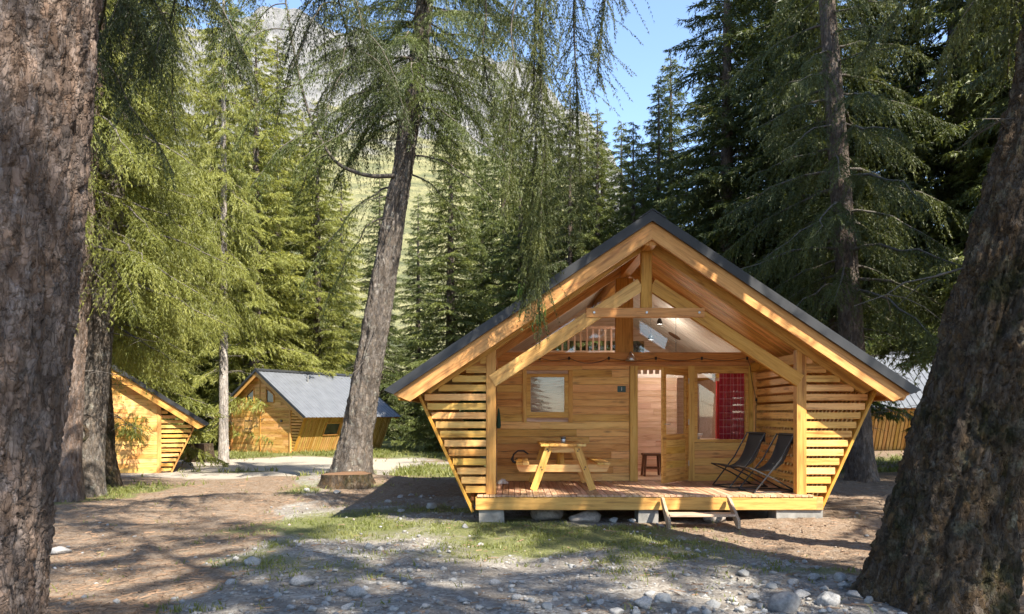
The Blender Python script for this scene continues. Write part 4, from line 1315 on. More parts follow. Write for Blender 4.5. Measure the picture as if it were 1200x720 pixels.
spots = [(340, 713, 16), (407, 714, 17), (382, 709, 11), (432, 643, 15), (446, 645, 12), (580, 685, 15), (602, 684, 11), (642, 714, 17), (623, 706, 10), (723, 718, 20),
         (746, 719, 15), (762, 698, 15), (837, 711, 20), (883, 703, 18), (954, 679, 14), (985, 681, 20), (989, 688, 16), (940, 700, 18), (1003, 700, 20), (905, 690, 16),
         (858, 706, 14), (893, 714, 16), (812, 717, 15), (790, 718, 12), (741, 612, 9), (776, 617, 10), (545, 618, 11), (638, 657, 10), (470, 600, 10), (505, 596, 12),
         (460, 716, 15), (500, 712, 12), (545, 706, 12), (690, 701, 11), (667, 690, 9), (325, 699, 13), (311, 690, 10), (365, 716, 14), (276, 656, 11), (270, 684, 13),
         (563, 639, 9), (520, 668, 10), (480, 684, 11), (447, 670, 9), (606, 702, 12), (652, 698, 9), (704, 708, 12), (930, 684, 12), (967, 692, 13), (1012, 690, 16), (395, 578, 9),
         (470, 584, 9), (482, 580, 8), (455, 588, 9), (495, 583, 10), (430, 700, 10), (393, 694, 11), (1018, 706, 14), (868, 716, 14), (826, 700, 11)]
rr = random.Random(9)
for i, (px, py, w) in enumerate(spots):
    put_rock(px, py, w * rr.uniform(0.9, 1.15), ROCKS[rr.randrange(5)], LAB, GRP, rr.uniform(0, 6.28), rise=rr.uniform(0.15, 0.35))

# gravel too small and too many to count
IV1, IF1 = ico(1)
def gravel(name, n, seed, region, mats, label, smin, smax):
    rg = np.random.RandomState(seed)
    V, F, MI = [], [], []
    x, y = region(rg, n)
    z = gz(x, y)
    s = smin * (smax / smin) ** (rg.rand(len(x)) ** 2.6)
    for i in range(len(x)):
        v = IV1 * (1 + rg.uniform(-0.28, 0.28, (len(IV1), 1)))
        v = v * np.array([1, rg.uniform(0.6, 1.0), rg.uniform(0.4, 0.75)])
        a = rg.uniform(0, 6.28); c, sn = math.cos(a), math.sin(a)
        v = np.stack([v[:, 0] * c - v[:, 1] * sn, v[:, 0] * sn + v[:, 1] * c, v[:, 2]], -1) * s[i]
        V.append(v + np.array([x[i], y[i], z[i] + s[i] * 0.22])); F.append(IF1 + i * len(IV1))
        MI.append(np.full(len(IF1), rg.randint(len(mats))))
    me = mesh_arrays(name, np.concatenate(V), np.concatenate(F), None, smooth=True)
    for m in mats: me.materials.append(m)
    me.polygons.foreach_set('material_index', np.concatenate(MI).astype(np.int32)); me.update()
    return tag(link(name, me), label, 'gravel', None, 'stuff')

def stony(rg, n):
    y = 5.2 + (rg.rand(n * 3) ** 1.5) * 9.5
    x = (rg.rand(n * 3) * 2 - 1) * (0.75 * y)
    a, g, r = zones(x, y)
    dens = (1 - a) * (1 - 0.93 * sstep(0.15, 0.7, g)) + 0.05 * a
    dens = dens * (0.35 + 0.65 * sstep(-0.2, 0.35, fbm(x * 0.9, y * 0.9, seed=91, octv=3)))
    dens = np.maximum(dens, 0.8 * np.exp(-((x - edge_right(y) + 0.3) / 0.35) ** 2))
    cab = (np.abs(x - 2.05) < 2.6) & (y > 11.4)
    k = (rg.rand(n * 3) < dens) & ~cab
    return x[k][:n], y[k][:n]
gravel('gravel', 6000, 5, stony, [M['stone'], M['stone'], M['stone_pale'], M['stone_dark'], M['stone_brown']], 'grey pebbles scattered over the stony ground', 0.008, 0.042)

# fallen twigs, cones and needles on the path
def litter():
    rg = np.random.RandomState(31)
    n = 7000
    y = 5.0 + (rg.rand(n * 2) ** 1.6) * 14
    x = (rg.rand(n * 2) * 2 - 1) * 0.8 * y
    a, g, r = zones(x, y)
    k = (rg.rand(n * 2) < 0.12 + 0.88 * a) & ~((np.abs(x - 2.05) < 2.7) & (y > 10.9))
    x, y = x[k][:n], y[k][:n]; n = len(x)
    th = rg.rand(n) * 6.28; ln = rg.uniform(0.025, 0.13, n) * (0.6 + rg.rand(n)); w = rg.uniform(0.0025, 0.007, n)
    z = gz(x, y) + 0.006
    d = np.stack([np.cos(th), np.sin(th), rg.uniform(-0.05, 0.12, n)], -1) * ln[:, None] * 0.5
    p = np.stack([-np.sin(th), np.cos(th), 0 * th], -1) * w[:, None]
    up = np.stack([0 * th, 0 * th, w * 1.6], -1)
    c = np.stack([x, y, z], -1)
    V = np.stack([c - d - p, c - d + p, c - d + up, c + d - p, c + d + p, c + d + up], 1).reshape(-1, 3)
    b = (np.arange(n) * 6)[:, None]
    F = np.concatenate([b + np.array([q]) for q in ([0, 3, 5], [0, 5, 2], [1, 2, 5], [1, 5, 4], [0, 1, 4], [0, 4, 3])])
    me = mesh_arrays('needle_litter', V, F, M['litter'])
    tag(link('needle_litter', me), 'brown needles and twigs fallen on the path', 'litter', None, 'stuff')
M['litter'] = plain('fallen_twigs', (0.20, 0.125, 0.075), 0.9, 0, 0.5, 3)
litter()

# grass
def grass_field():
    rg = np.random.RandomState(77)
    n = 130000
    y = 6.0 + (rg.rand(n) ** 1.9) * 38
    x = (rg.rand(n) * 2 - 1) * (0.78 * y)
    a, g, r = zones(x, y)
    cl = fbm(x * 2.6, y * 2.6, seed=13, octv=3)
    k = (rg.rand(n) < np.clip(g ** 1.5 * (0.42 + 0.8 * cl), 0, 1)) | (rg.rand(n) < 0.012 * (1 - r) * (cl > 0.3))
    k &= ~((np.abs(x - 2.05) < 2.75) & (y > 10.95) & (y < 18))
    x, y = x[k], y[k]
    # each seed becomes a little tuft of blades
    m = 3
    x = np.repeat(x, m) + rg.normal(0, 0.03, len(x) * m); y = np.repeat(y, m) + rg.normal(0, 0.03, len(y) * m)
    n = len(x)
    far = sstep(12, 22, y)
    h = rg.uniform(0.03, 0.095, n) * (0.8 + 1.5 * far) ; w = rg.uniform(0.004, 0.008, n) * (1 + 1.6 * far)
    th = rg.rand(n) * 6.28; lean = rg.uniform(0.2, 1.2, n)
    z = gz(x, y) - 0.004
    c = np.stack([x, y, z], -1)
    sd = np.stack([np.cos(th), np.sin(th), 0 * th], -1) * w[:, None]
    ph = rg.rand(n) * 6.28
    ld = np.stack([np.cos(ph), np.sin(ph), 0 * ph], -1) * (lean * h)[:, None]
    upv = np.stack([0 * h, 0 * h, h], -1)
    V = np.stack([c - sd, c + sd, c + ld * 0.35 + upv * 0.6 + sd * 0.7, c + ld * 0.35 + upv * 0.6 - sd * 0.7, c + ld + upv], 1).reshape(-1, 3)
    b = (np.arange(n) * 5)[:, None]
    F = np.concatenate([b + np.array([q]) for q in ([0, 1, 2], [0, 2, 3], [3, 2, 4])])
    me = mesh_arrays('grass', V, F, M['grass'])
    tag(link('grass', me), 'short grass growing in patches between stones and along the path', 'grass', None, 'stuff')
    print('grass blades', n)
grass_field()

# ================================================================== TREES
def trunk_mesh(name, path, mat, nth=64, nz=200, bark=0.02, cell=0.09, flare=0.5, flare_h=0.35, seed=0, z_top=None, ridges=0.0, z_dense=None):
    """path: rows of (z, x, y, r) above the base; bark plates are real relief"""
    path = np.array(path, float)
    z0, z1 = path[0, 0], path[-1, 0] if z_top is None else z_top
    if z_dense is None:
        z = np.linspace(z0, z1, nz)
    else:
        z = np.concatenate([np.linspace(z0, z_dense, nz), np.linspace(z_dense, z1, 40)[1:]])
        nz = len(z)
    th = np.linspace(0, 2 * math.pi, nth, endpoint=False)
    Z, T = np.meshgrid(z, th, indexing='ij')
    def ip(col):
        return np.interp(z, path[:, 0], path[:, col])
    k = max(3, nz // 40)
    ker = np.ones(k) / k
    sm = lambda a: np.convolve(np.pad(a, (k, k), mode='edge'), ker, 'same')[k:-k]
    cx, cy, r = sm(ip(1)), sm(ip(2)), ip(3)
    R = np.repeat(r[:, None], nth, 1)
    lob = 0.55 * np.sin(3 * T + seed) + 0.30 * np.sin(5 * T + 2.1 * seed) + 0.25 * np.sin(2 * T + 1.3 * seed)
    fl = np.exp(-np.maximum(Z - z0, 0) / flare_h)
    R = R * (1 + flare * fl * (0.75 + 0.7 * lob))
    R = R * (1 + 0.035 * fbm(np.cos(T) * 1.5, np.sin(T) * 1.5, Z * 0.8, seed=seed + 3, octv=3))
    if bark > 0:
        rm = float(np.mean(r))
        per = max(6, int(round(2 * math.pi * rm / cell)))
        u = T / (2 * math.pi) * per
        v = Z / (cell * 2.3)
        wx = 0.45 * fbm(np.cos(T) * 5, np.sin(T) * 5, Z * 3.0, seed=seed + 40, octv=3)
        wy = 0.45 * fbm(np.cos(T) * 5, np.sin(T) * 5, Z * 3.0, seed=seed + 50, octv=3)
        f1, f2, cid = worley(u + wx * 1.6, v + wy * 1.2, per, seed)
        plate = sstep(0.0, 0.13, f2 - f1) * (0.35 + 0.75 * cid)
        f1b, f2b, cidb = worley(u * 2.6 // 1 * 0 + u * 3 + wy * 3, v * 2.2 + wx * 3, per * 3, seed + 5)
        plate2 = sstep(0.0, 0.16, f2b - f1b) * (0.3 + 0.7 * cidb)
        fine = fbm(np.cos(T) * rm * 26, np.sin(T) * rm * 26, Z * 13, seed=seed + 7, octv=4)
        R = R + bark * 0.75 * (plate - 0.5) + bark * 0.55 * (plate2 - 0.4) + bark * 0.42 * fine
        if ridges:
            rd = fbm(np.cos(T) * rm * 9, np.sin(T) * rm * 9, Z * 0.9, seed=seed + 17, octv=3)
            R = R + ridges * (1 - 2.2 * np.abs(rd))
    X = cx[:, None] + R * np.cos(T); Y = cy[:, None] + R * np.sin(T)
    V = np.stack([X, Y, Z], -1).reshape(-1, 3)
    idx = np.arange(nz * nth).reshape(nz, nth)
    nx = np.roll(idx, -1, axis=1)
    F = np.stack([idx[:-1], nx[:-1], nx[1:], idx[1:]], -1).reshape(-1, 4)
    return mesh_arrays(name, V, F, mat, smooth=True)

class Needles:
    """collects needle-clump triangles and the twigs that carry them"""
    def __init__(self, seed):
        self.rg = np.random.RandomState(seed); self.P = []; self.tw = []
    def clumps(self, p, tan, k, ln, wd, spread=0.55, down=0.22):
        rg = self.rg
        p = np.repeat(p, k, 0); t = np.repeat(tan, k, 0)
        n = len(p)
        d = t * 0.75 + rg.normal(0, spread * 0.6, (n, 3)); d[:, 2] -= down
        d /= np.linalg.norm(d, axis=1)[:, None] + 1e-9
        s = np.cross(d, rg.normal(size=(n, 3))); s /= np.linalg.norm(s, axis=1)[:, None] + 1e-9
        l = ln * rg.uniform(0.6, 1.25, n)[:, None]; w = wd * rg.uniform(0.7, 1.3, n)[:, None]
        p = p + rg.normal(0, ln * 0.12, (n, 3))
        self.P.append(np.stack([p - s * w * 0.5, p + s * w * 0.5, p + d * l], 1))
    def branch(self, pts, spacing, step, k, ln, wd, tw_max, tw_frac, hang, start=0.12, lat_keep=0.75, tip=0.16):
        """foliage along a limb: side twigs in both directions, bending down"""
        rg = self.rg
        pts = np.asarray(pts, float)
        seg = np.linalg.norm(np.diff(pts, axis=0), axis=1)
        cum = np.concatenate([[0], np.cumsum(seg)]); L = cum[-1]
        if L < 0.05: return
        m = max(2, int(L * (1 - start) / spacing))
        s = start + (1 - start) * (np.arange(m) + rg.rand(m) * 0.8) / m
        s = np.clip(s, 0, 1)
        def at(q): return np.stack([np.interp(q * L, cum, pts[:, i]) for i in range(3)], -1)
        p = at(s); tn = at(np.minimum(s + 0.04, 1)) - at(np.maximum(s - 0.04, 0))
        tn /= np.linalg.norm(tn, axis=1)[:, None] + 1e-9
        lat = np.cross(tn, np.array([0, 0, 1.0])); ll = np.linalg.norm(lat, axis=1)[:, None]
        lat = np.where(ll > 0.15, lat / (ll + 1e-9), rg.normal(size=lat.shape) * 0.6)
        for side in (-1, 1):
            l = np.minimum(tw_max, tw_frac * L * (1.08 - s)) * rg.uniform(0.45, 1.15, m) + 0.07
            keep = rg.rand(m) < 0.92
            d0 = tn * rg.uniform(0.25, 0.75, m)[:, None] + side * lat * lat_keep * rg.uniform(0.4, 1.2, m)[:, None]
            d0[:, 2] += rg.normal(0, 0.12, m)
            d0 /= np.linalg.norm(d0, axis=1)[:, None] + 1e-9
            nst = np.maximum(2, np.ceil(l / step).astype(int))
            nmax = int(nst.max())
            j = (np.arange(nmax)[None, :] + 0.5) / nst[:, None]
            ok = (j <= 1.0) & keep[:, None]
            hg = hang * rg.uniform(0.6, 1.4, m)
            q = p[:, None, :] + d0[:, None, :] * (l[:, None] * j)[..., None]
            q[..., 2] -= (hg * l)[:, None] * j ** 1.7
            tt = d0[:, None, :] + np.zeros_like(q)
            tt[..., 2] -= hg[:, None] * 1.7 * j ** 0.7
            tt /= np.linalg.norm(tt, axis=2)[..., None] + 1e-9
            self.clumps(q[ok], tt[ok], k, ln, wd)
        e = at(np.linspace(1 - min(0.9, tip * 3), 1, max(3, int(L * tip * 3 / step))))
        te = np.repeat((pts[-1] - pts[-2])[None], len(e), 0); te /= np.linalg.norm(te, axis=1)[:, None] + 1e-9
        self.clumps(e, te, k + 1, ln, wd)
    def wood(self, pts, r0, r1):
        self.tw.append((np.asarray(pts, float), r0, r1))
    def leaf_mesh(self, name, mat):
        P = np.concatenate(self.P); n = len(P)
        return mesh_arrays(name, P.reshape(-1, 3), np.arange(n * 3).reshape(n, 3), mat)
    def twig_mesh(self, name, mat, ns=4):
        V, F, b = [], [], 0
        for pts, r0, r1 in self.tw:
            n = len(pts)
            t = np.gradient(pts, axis=0); t /= np.linalg.norm(t, axis=1)[:, None] + 1e-9
            a = np.cross(t, np.array([0.11, 0.23, 0.97])); a /= np.linalg.norm(a, axis=1)[:, None] + 1e-9
            c = np.cross(t, a)
            r = np.linspace(r0, r1, n)[:, None]
            ring = [pts + r * (a * math.cos(2 * math.pi * q / ns) + c * math.sin(2 * math.pi * q / ns)) for q in range(ns)]
            V.append(np.stack(ring, 1).reshape(-1, 3))
            idx = b + np.arange(n * ns).reshape(n, ns); nx = np.roll(idx, -1, 1)
            F.append(np.stack([idx[:-1], nx[:-1], nx[1:], idx[1:]], -1).reshape(-1, 4))
            b += n * ns
        return mesh_arrays(name, np.concatenate(V), np.concatenate(F), mat, smooth=True)

def limb_pts(base, phi, L, rise, droop, upturn, n=9, rg=None):
    s = np.linspace(0, 1, n)
    x = base[0] + math.cos(phi) * L * s; y = base[1] + math.sin(phi) * L * s
    z = base[2] + L * (rise * s - droop * s ** 2 + upturn * s ** 3)
    P = np.stack([x, y, z], -1)
    if rg is not None:
        P[1:] += rg.normal(0, 0.02 * L, (n - 1, 3)) * np.array([1, 1, 0.5])
    return P

def spruce(seed, H, hb, R, lod, axis=lambda h: (0.0, 0.0), dens=1.0, top=None, hang=0.8, dead=14, shape=0.75, hmax=None, droop=(0.35, 0.75)):
    nd = Needles(seed); rg = nd.rg
    n = int((H - hb) * 12 * dens)
    hmax = hmax or H
    for i in range(n):
        t = (i + rg.rand()) / n
        t = t ** 1.12
        h = hb + (H - hb) * t
        if h > hmax: break
        L = R * (1 - t) ** shape * rg.uniform(0.55, 1.1) + 0.18
        L *= 0.75 + 0.25 * min(1, (h - hb) / 1.5 + rg.rand() * 0.5)
        phi = i * 2.39996 + rg.normal(0, 0.3)
        rise = 0.28 * t + rg.uniform(-0.12, 0.18)
        dr = rg.uniform(*droop) * (1 - 0.6 * t)
        P = limb_pts((*axis(h), h), phi, L, rise, dr, dr * 0.35, 8, rg)
        if lod == 'far': nd.branch(P, 0.085, 0.070, 3, 0.140, 0.031, 0.85, 0.44, hang)
        elif lod == 'lite': nd.branch(P, 0.15, 0.115, 2, 0.19, 0.042, 0.75, 0.36, hang)
        elif lod == 'mid': nd.branch(P, 0.070, 0.056, 4, 0.090, 0.0145, 0.80, 0.40, hang)
        nd.wood(P, 0.012 + 0.012 * L, 0.004)
    for i in range(dead):
        h = max(0.9, hb * 0.25) + rg.rand() * max(0.5, hb * 0.9)
        L = rg.uniform(0.4, 1.5)
        P = limb_pts((*axis(h), h), rg.rand() * 6.28, L, rg.uniform(-0.1, 0.2), rg.uniform(0.1, 0.6), 0.1, 7, rg)
        nd.wood(P, 0.014, 0.003)
        for _ in range(3):
            s = rg.randint(2, 6)
            Q = limb_pts(P[s], rg.rand() * 6.28, L * 0.35, 0.0, rg.uniform(0.1, 0.8), 0.0, 4, rg)
            nd.wood(Q, 0.006, 0.002)
    return nd

def tree(label, loc, crown_me, twig_me, trunk_me, group=None, rotz=0.0, scale=(1, 1, 1), name='spruce_tree', leaf=None):
    o = thing(name, label, 'tree', loc, rotz, group)
    o.scale = scale
    if trunk_me: link('trunk', trunk_me, o)
    if crown_me:
        c = link('crown', crown_me, o); c['kind'] = 'stuff'
        if leaf:
            c.material_slots[0].link = 'OBJECT'; c.material_slots[0].material = M[leaf]
    if twig_me: link('branches', twig_me, o)['kind'] = 'stuff'
    return o

# ---------------------------------------------------------------- shared far spruces (20 m tall, scaled to suit)
VAR = []
for sd, hb, R, dens, dr in ((101, 1.2, 3.0, 1.0, (0.35, 0.75)), (102, 3.2, 2.7, 0.9, (0.45, 0.9)), (103, 0.5, 2.6, 1.05, (0.25, 0.6)), (104, 5.0, 2.9, 0.8, (0.55, 1.0)), (105, 6.0, 3.0, 0.42, (0.4, 0.9))):
    nd = spruce(sd, 20.0, hb, R, 'far', dens=dens, dead=18, droop=dr, hang=0.5)
    rr_ = [(-0.4, 0, 0, 0.30), (1.0, 0, 0, 0.25), (6, 0, 0, 0.20), (13, 0, 0, 0.11), (20, 0, 0, 0.012)]
    VAR.append((nd, trunk_mesh('trunk', rr_, M['bark_far'], 16, 60, 0.012, 0.10, 0.35, 0.3, sd)))
leaf_cache = {}
def far_tree(label, px, D, H, var, mat, group=None, wide=1.0, rot=None, trunk=None):
    key = ('leaf', var)
    nd, tk = VAR[var]
    if key not in leaf_cache:
        leaf_cache[key] = nd.leaf_mesh('crown_%d' % var, M[mat])
    if ('tw', var) not in leaf_cache:
        leaf_cache[('tw', var)] = nd.twig_mesh('branches_%d' % var, M['twig'])
    if trunk:
        if (trunk, var) not in leaf_cache:
            c = tk.copy(); c.materials.clear(); c.materials.append(M[trunk]); leaf_cache[(trunk, var)] = c
        tk = leaf_cache[(trunk, var)]
    x = (px - 600) / 845 * D
    s = H / 20.0
    return tree(label, (x, D, gz1(x, D)), leaf_cache[key], leaf_cache[('tw', var)], tk, group, (px * 1.7) % 6.28 if rot is None else rot, (s * wide * 1.2, s * wide * 1.2, s), leaf=mat)

G1 = 'sunlit spruces behind the clearing'
L1 = 'tall sunlit yellow-green spruce behind the two small cabins'
far_tree('sunlit spruce with a bright bare lower trunk beside the shuttered cabin', 262, 28.0, 23, 3, 'leaf_lit', None, 0.52, 2.2, 'bark_sunlit')
far_tree('slim spruce just behind the bright bare trunk', 290, 47.0, 23, 1, 'leaf_lit', None, 0.9)
A1 = 'tall sunlit spruce standing right behind the three old trunks'
A2 = 'sunlit spruce rising right behind the roof of the small shaded cabin'
A3 = 'sunlit spruce standing in the gap between the two small cabins'
A4 = 'tall sunlit spruce behind the grey ribbed roof of the shuttered cabin'
A5 = 'sunlit spruce mostly hidden behind the massive scaly trunk'
A6 = 'tall sunlit spruce in the second row behind the small shaded cabin'
A7 = 'far sunlit spruce at the meadow edge beyond the leaning trunk'
for px, D, H, v, lb in ((118, 25, 21, 0, A1), (128, 31, 23, 2, A2), (190, 41, 25, 0, A3), (325, 46, 26, 2, A4), (355, 50, 23, 0, A4), (60, 30, 24, 2, A5), (5, 26, 22, 0, A5), (-70, 24, 22, 2, A5),
                        (150, 42, 27, 1, A6), (250, 47, 27, 2, A6), (300, 40, 24, 0, A4), (400, 60, 22, 0, A7), (372, 44, 21, 2, A7)):
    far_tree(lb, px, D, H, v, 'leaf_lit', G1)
G2 = 'green spruces behind the main cabin'
L2 = 'green spruce standing in the light behind the ridge of the main cabin'
far_tree('full green spruce with branches down to the meadow behind the leaning trunk', 528, 38.0, 18.5, 2, 'leaf_mid', None, 1.15)
C1 = 'far green spruce on the meadow behind the full green spruce'
C2 = 'green spruce standing behind the curtain of hanging branches'
C3 = 'short green spruce close above the sloping roof of the main cabin'
C4 = 'pointed spruce standing before the rocky edge of the mountain'
C5 = 'pointed spruce standing alone against the blue sky above the cabin ridge'
C6 = 'tall spruce that closes off the open patch of sky'
for px, D, H, v, lb in ((490, 56, 19, 2, C1), (590, 40, 20.5, 0, C2), (565, 52, 21, 2, C1), (640, 34, 16, 2, C3), (705, 38, 16.5, 0, C4), (738, 47, 16.5, 2, C4), (786, 34, 18.5, 0, C5),
                        (835, 40, 22, 1, C6), (622, 46, 19, 0, C2), (770, 52, 18, 2, C4), (688, 31, 14.5, 2, C3), (728, 35, 15.8, 0, C4), (752, 30, 13.0, 2, C3), (610, 33, 15.5, 2, C2), (700, 27, 13.0, 2, C3), (742, 27.5, 12.8, 0, C3), (772, 30, 15.5, 2, C4), (655, 30, 14.5, 0, C3), (445, 54, 20, 2, C1)):
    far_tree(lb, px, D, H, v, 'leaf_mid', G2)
far_tree('thin dark spruce with sparse drooping branches behind the cabin roof', 668, 27.0, 14.0, 1, 'leaf_shaded', None, 0.75)
G3 = 'dark spruces crowding behind the main cabin'
L3 = 'tall dark spruce in the shaded stand beyond the main cabin porch corner'
E1 = 'first dark spruce of the shaded stand, next to the open patch of sky'
E2 = 'dark spruce rising behind the ridge of the main cabin roof'
E3 = 'dark bare-stemmed spruce next to the straight brown trunk'
E4 = 'dark spruce half hidden behind the massive mossy trunk'
E5 = 'far dark spruce standing beyond the far cabin with yellow boards'
for px, D, H, v, lb in ((852, 25, 21, 1, E1), (905, 27, 24, 0, E2), (968, 22.5, 25, 3, E3), (935, 36, 26, 2, E2), (1120, 21, 23, 3, E4), (1260, 20, 24, 2, E4), (1195, 18.5, 22, 1, E4),
                        (1010, 40, 26, 0, E5), (1075, 42, 26, 2, E5), (1200, 46, 26, 0, E5), (1180, 40, 26, 0, E5)):
    far_tree(lb, px, D, H, v, 'leaf_mid' if px in (905, 935, 1010, 1075, 1195) else 'leaf_shaded', G3, 1.1)  # greener needles here paint sunlit flecks into the dark stand
# unseen spruces added out of the frame for dappled shade and window reflections
G4 = 'unseen spruces added to shade the clearing'
L4 = 'tall unseen spruce added on the sunny side to shade the clearing'
L5 = 'tall unseen spruce added to dim the sky and window reflections facing the porch'
spots4 = [(8.3, 1.2, 18, 4, 0.9), (7.2, -2.4, 22, 4, 1.0), (2.9, -3.6, 24, 4, 1.1), (4.8, -1.6, 21, 4, 0.7), (11.8, 5.0, 21, 4, 0.9), (14.5, 9.0, 24, 3, 1.0), (11.2, 13.0, 22, 3, 0.9)]
n4 = len(spots4)
spots4 += [(-12, -26, 13, 2, 1.6), (-5, -25, 12, 0, 1.6), (0.5, -26, 12, 2, 1.6), (7, -25, 13, 0, 1.6),
           (-22, -8, 22, 2, 1.2), (-21, 2, 22, 0, 1.2), (-20, 11, 23, 2, 1.2)]
for i4, (x, y, H, v, wd) in enumerate(spots4):
    lb4, gp4 = (L4, G4) if i4 < n4 else (L5, 'unseen spruces added for reflections facing the porch')
    s = H / 20.0
    nd, tk = VAR[v]
    if ('leaf', v) not in leaf_cache: leaf_cache[('leaf', v)] = nd.leaf_mesh('crown_%d' % v, M['leaf_shaded'])
    if ('tw', v) not in leaf_cache: leaf_cache[('tw', v)] = nd.twig_mesh('branches_%d' % v, M['twig'])
    tree(lb4, (x, y, gz1(x, y)), leaf_cache[('leaf', v)], leaf_cache[('tw', v)], tk, gp4, x * 3.1, (s * wd, s * wd, s), leaf='leaf_shaded')

# ---------------------------------------------------------------- the leaning spruce by the cut stump
bx, by = -4.05, 18.0
bz = gz1(bx, by) - 0.08
def ax3(h):
    return (np.interp(h, [0, 5.5, 9.8, 24], [0.0, 0.95, 1.65, 3.2]), 0.0)
path3 = [(h, ax3(h)[0], 0.0, r) for h, r in ((0, 0.42), (1.0, 0.375), (3, 0.325), (6, 0.262), (9.8, 0.205), (16, 0.13), (24, 0.015))]
nd = spruce(301, 23.0, 9.0, 3.2, 'mid', ax3, dens=0.95, dead=22, hmax=14.0, hang=1.0, droop=(0.5, 1.0))
rg3 = nd.rg
def drape(pts, twl=0.55, fr=0.4, r0=0.035, hang=1.0, start=0.15, **kw):
    P = np.asarray(pts, float)
    t = np.linspace(0, 1, len(P)); tt = np.linspace(0, 1, len(P) * 4)
    Q = np.stack([np.interp(tt, t, P[:, i]) for i in range(3)], -1)
    for _ in range(3): Q[1:-1] = (Q[:-2] + 2 * Q[1:-1] + Q[2:]) / 4
    kw = dict(dict(spacing=0.085, step=0.07, k=3, ln=0.10, wd=0.017), **kw)
    nd.branch(Q, kw['spacing'], kw['step'], kw['k'], kw['ln'], kw['wd'], twl, fr, hang, start)
    nd.wood(Q, r0, 0.006)
    return Q
# the upturned limb on the path side, with curtains hanging from it
limb = drape([(1.15, -0.2, 7.45), (0.55, -0.4, 7.35), (-0.25, -0.55, 7.6), (-0.85, -0.6, 8.7), (-1.2, -0.6, 10.2), (-1.42, -0.6, 11.6), (-1.7, -0.6, 13.4)], 0.5, 0.3, 0.065, 1.2, 0.25, spacing=0.16)
for i, (q, ln, ph) in enumerate(((10, 1.6, 2.6), (12, 2.0, 3.6), (14, 1.5, 0.4), (16, 2.2, 3.2), (18, 1.7, 2.2), (20, 2.4, 3.7), (22, 2.0, 3.0), (23, 2.3, 3.4), (25, 2.4, 2.7))):
    b = limb[q]
    P = limb_pts(b, ph, ln * 0.75, 0.0, 1.0, 0.0, 7, rg3)
    drape(P, 0.55, 0.5, 0.02, 1.3)
# low drooping branches on both sides
for (h, ph, L, rs, dr) in ((7.2, 3.3, 2.4, 0.05, 1.25), (6.6, 3.0, 1.9, 0.0, 1.5), (8.0, -0.2, 2.8, 0.1, 0.9), (7.6, 0.3, 2.2, 0.1, 1.1), (8.8, -0.6, 3.2, 0.15, 0.9),
                           (9.0, 3.7, 2.9, 0.1, 0.9), (9.6, 2.8, 3.2, 0.1, 0.9), (10.4, -0.3, 3.3, 0.15, 0.8), (10.8, 3.5, 3.3, 0.1, 0.8)):
    P = limb_pts((*ax3(h), h), ph, L, rs, dr, 0.15, 9, rg3)
    drape(P, 0.7, 0.42, 0.03, 1.2)
tree('leaning grey-barked spruce rising over the path behind the cut stump', (bx, by, bz), nd.leaf_mesh('crown', M['leaf_mid']), nd.twig_mesh('branches', M['twig']),
     trunk_mesh('trunk', path3, M['bark_grey'], 110, 400, 0.028, 0.10, 0.48, 0.40, 31, z_top=15.5, ridges=0.030))

# ---------------------------------------------------------------- big trunk in the left foreground
b1 = (-3.56, 4.5); z1_ = gz1(*b1) - 0.1
p1 = [(0, 0.0, 0, 0.50), (1.0, 0.09, 0, 0.485), (2.4, 0.26, 0, 0.485), (4.4, 0.43, 0, 0.465), (8.0, 0.7, 0, 0.40), (20, 1.2, 0, 0.05)]
nd = spruce(311, 24.0, 9.2, 3.6, 'lite', lambda h: (np.interp(h, [0, 8, 20], [0, 0.7, 1.2]), 0), dens=0.5, dead=4, hmax=17, hang=1.0, droop=(0.4, 0.8))
fine1 = dict(spacing=0.050, step=0.032, k=4, ln=0.050, wd=0.0095)
for pts in ([(0.6, 0.1, 7.4), (0.5, 1.8, 8.0), (-0.1, 3.6, 8.0), (-0.9, 5.2, 7.6), (-1.7, 6.2, 6.9)], [(0.6, 0.1, 7.8), (0.9, 1.8, 8.4), (1.0, 3.6, 8.4), (1.1, 5.2, 7.9), (1.2, 6.4, 7.0)],
            [(0.6, 0.1, 7.0), (0.2, 1.6, 7.5), (-0.6, 3.2, 7.4), (-1.6, 4.6, 6.8), (-2.4, 5.4, 5.9)]):
    Q = drape(pts, 0.5, 0.14, 0.05, 1.2, 0.4, **fine1)
    for q in range(9, len(Q), 1):
        for sd_ in (0, 1):
            P = limb_pts(Q[q], nd.rg.uniform(0, 6.28), nd.rg.uniform(0.5, 1.1), 0.0, nd.rg.uniform(0.7, 1.5), 0.0, 7, nd.rg)
            drape(P, 0.34, 0.4, 0.012, 1.2, 0.05, **fine1)
tree('massive spruce trunk with scaly red-brown bark at the side of the path', (*b1, z1_), nd.leaf_mesh('crown', M['leaf_shaded']), nd.twig_mesh('branches', M['twig']),
     trunk_mesh('trunk', p1, M['bark_red'], 240, 380, 0.030, 0.075, 0.12, 0.30, 41, z_top=12.0, ridges=0.022, z_dense=4.9))

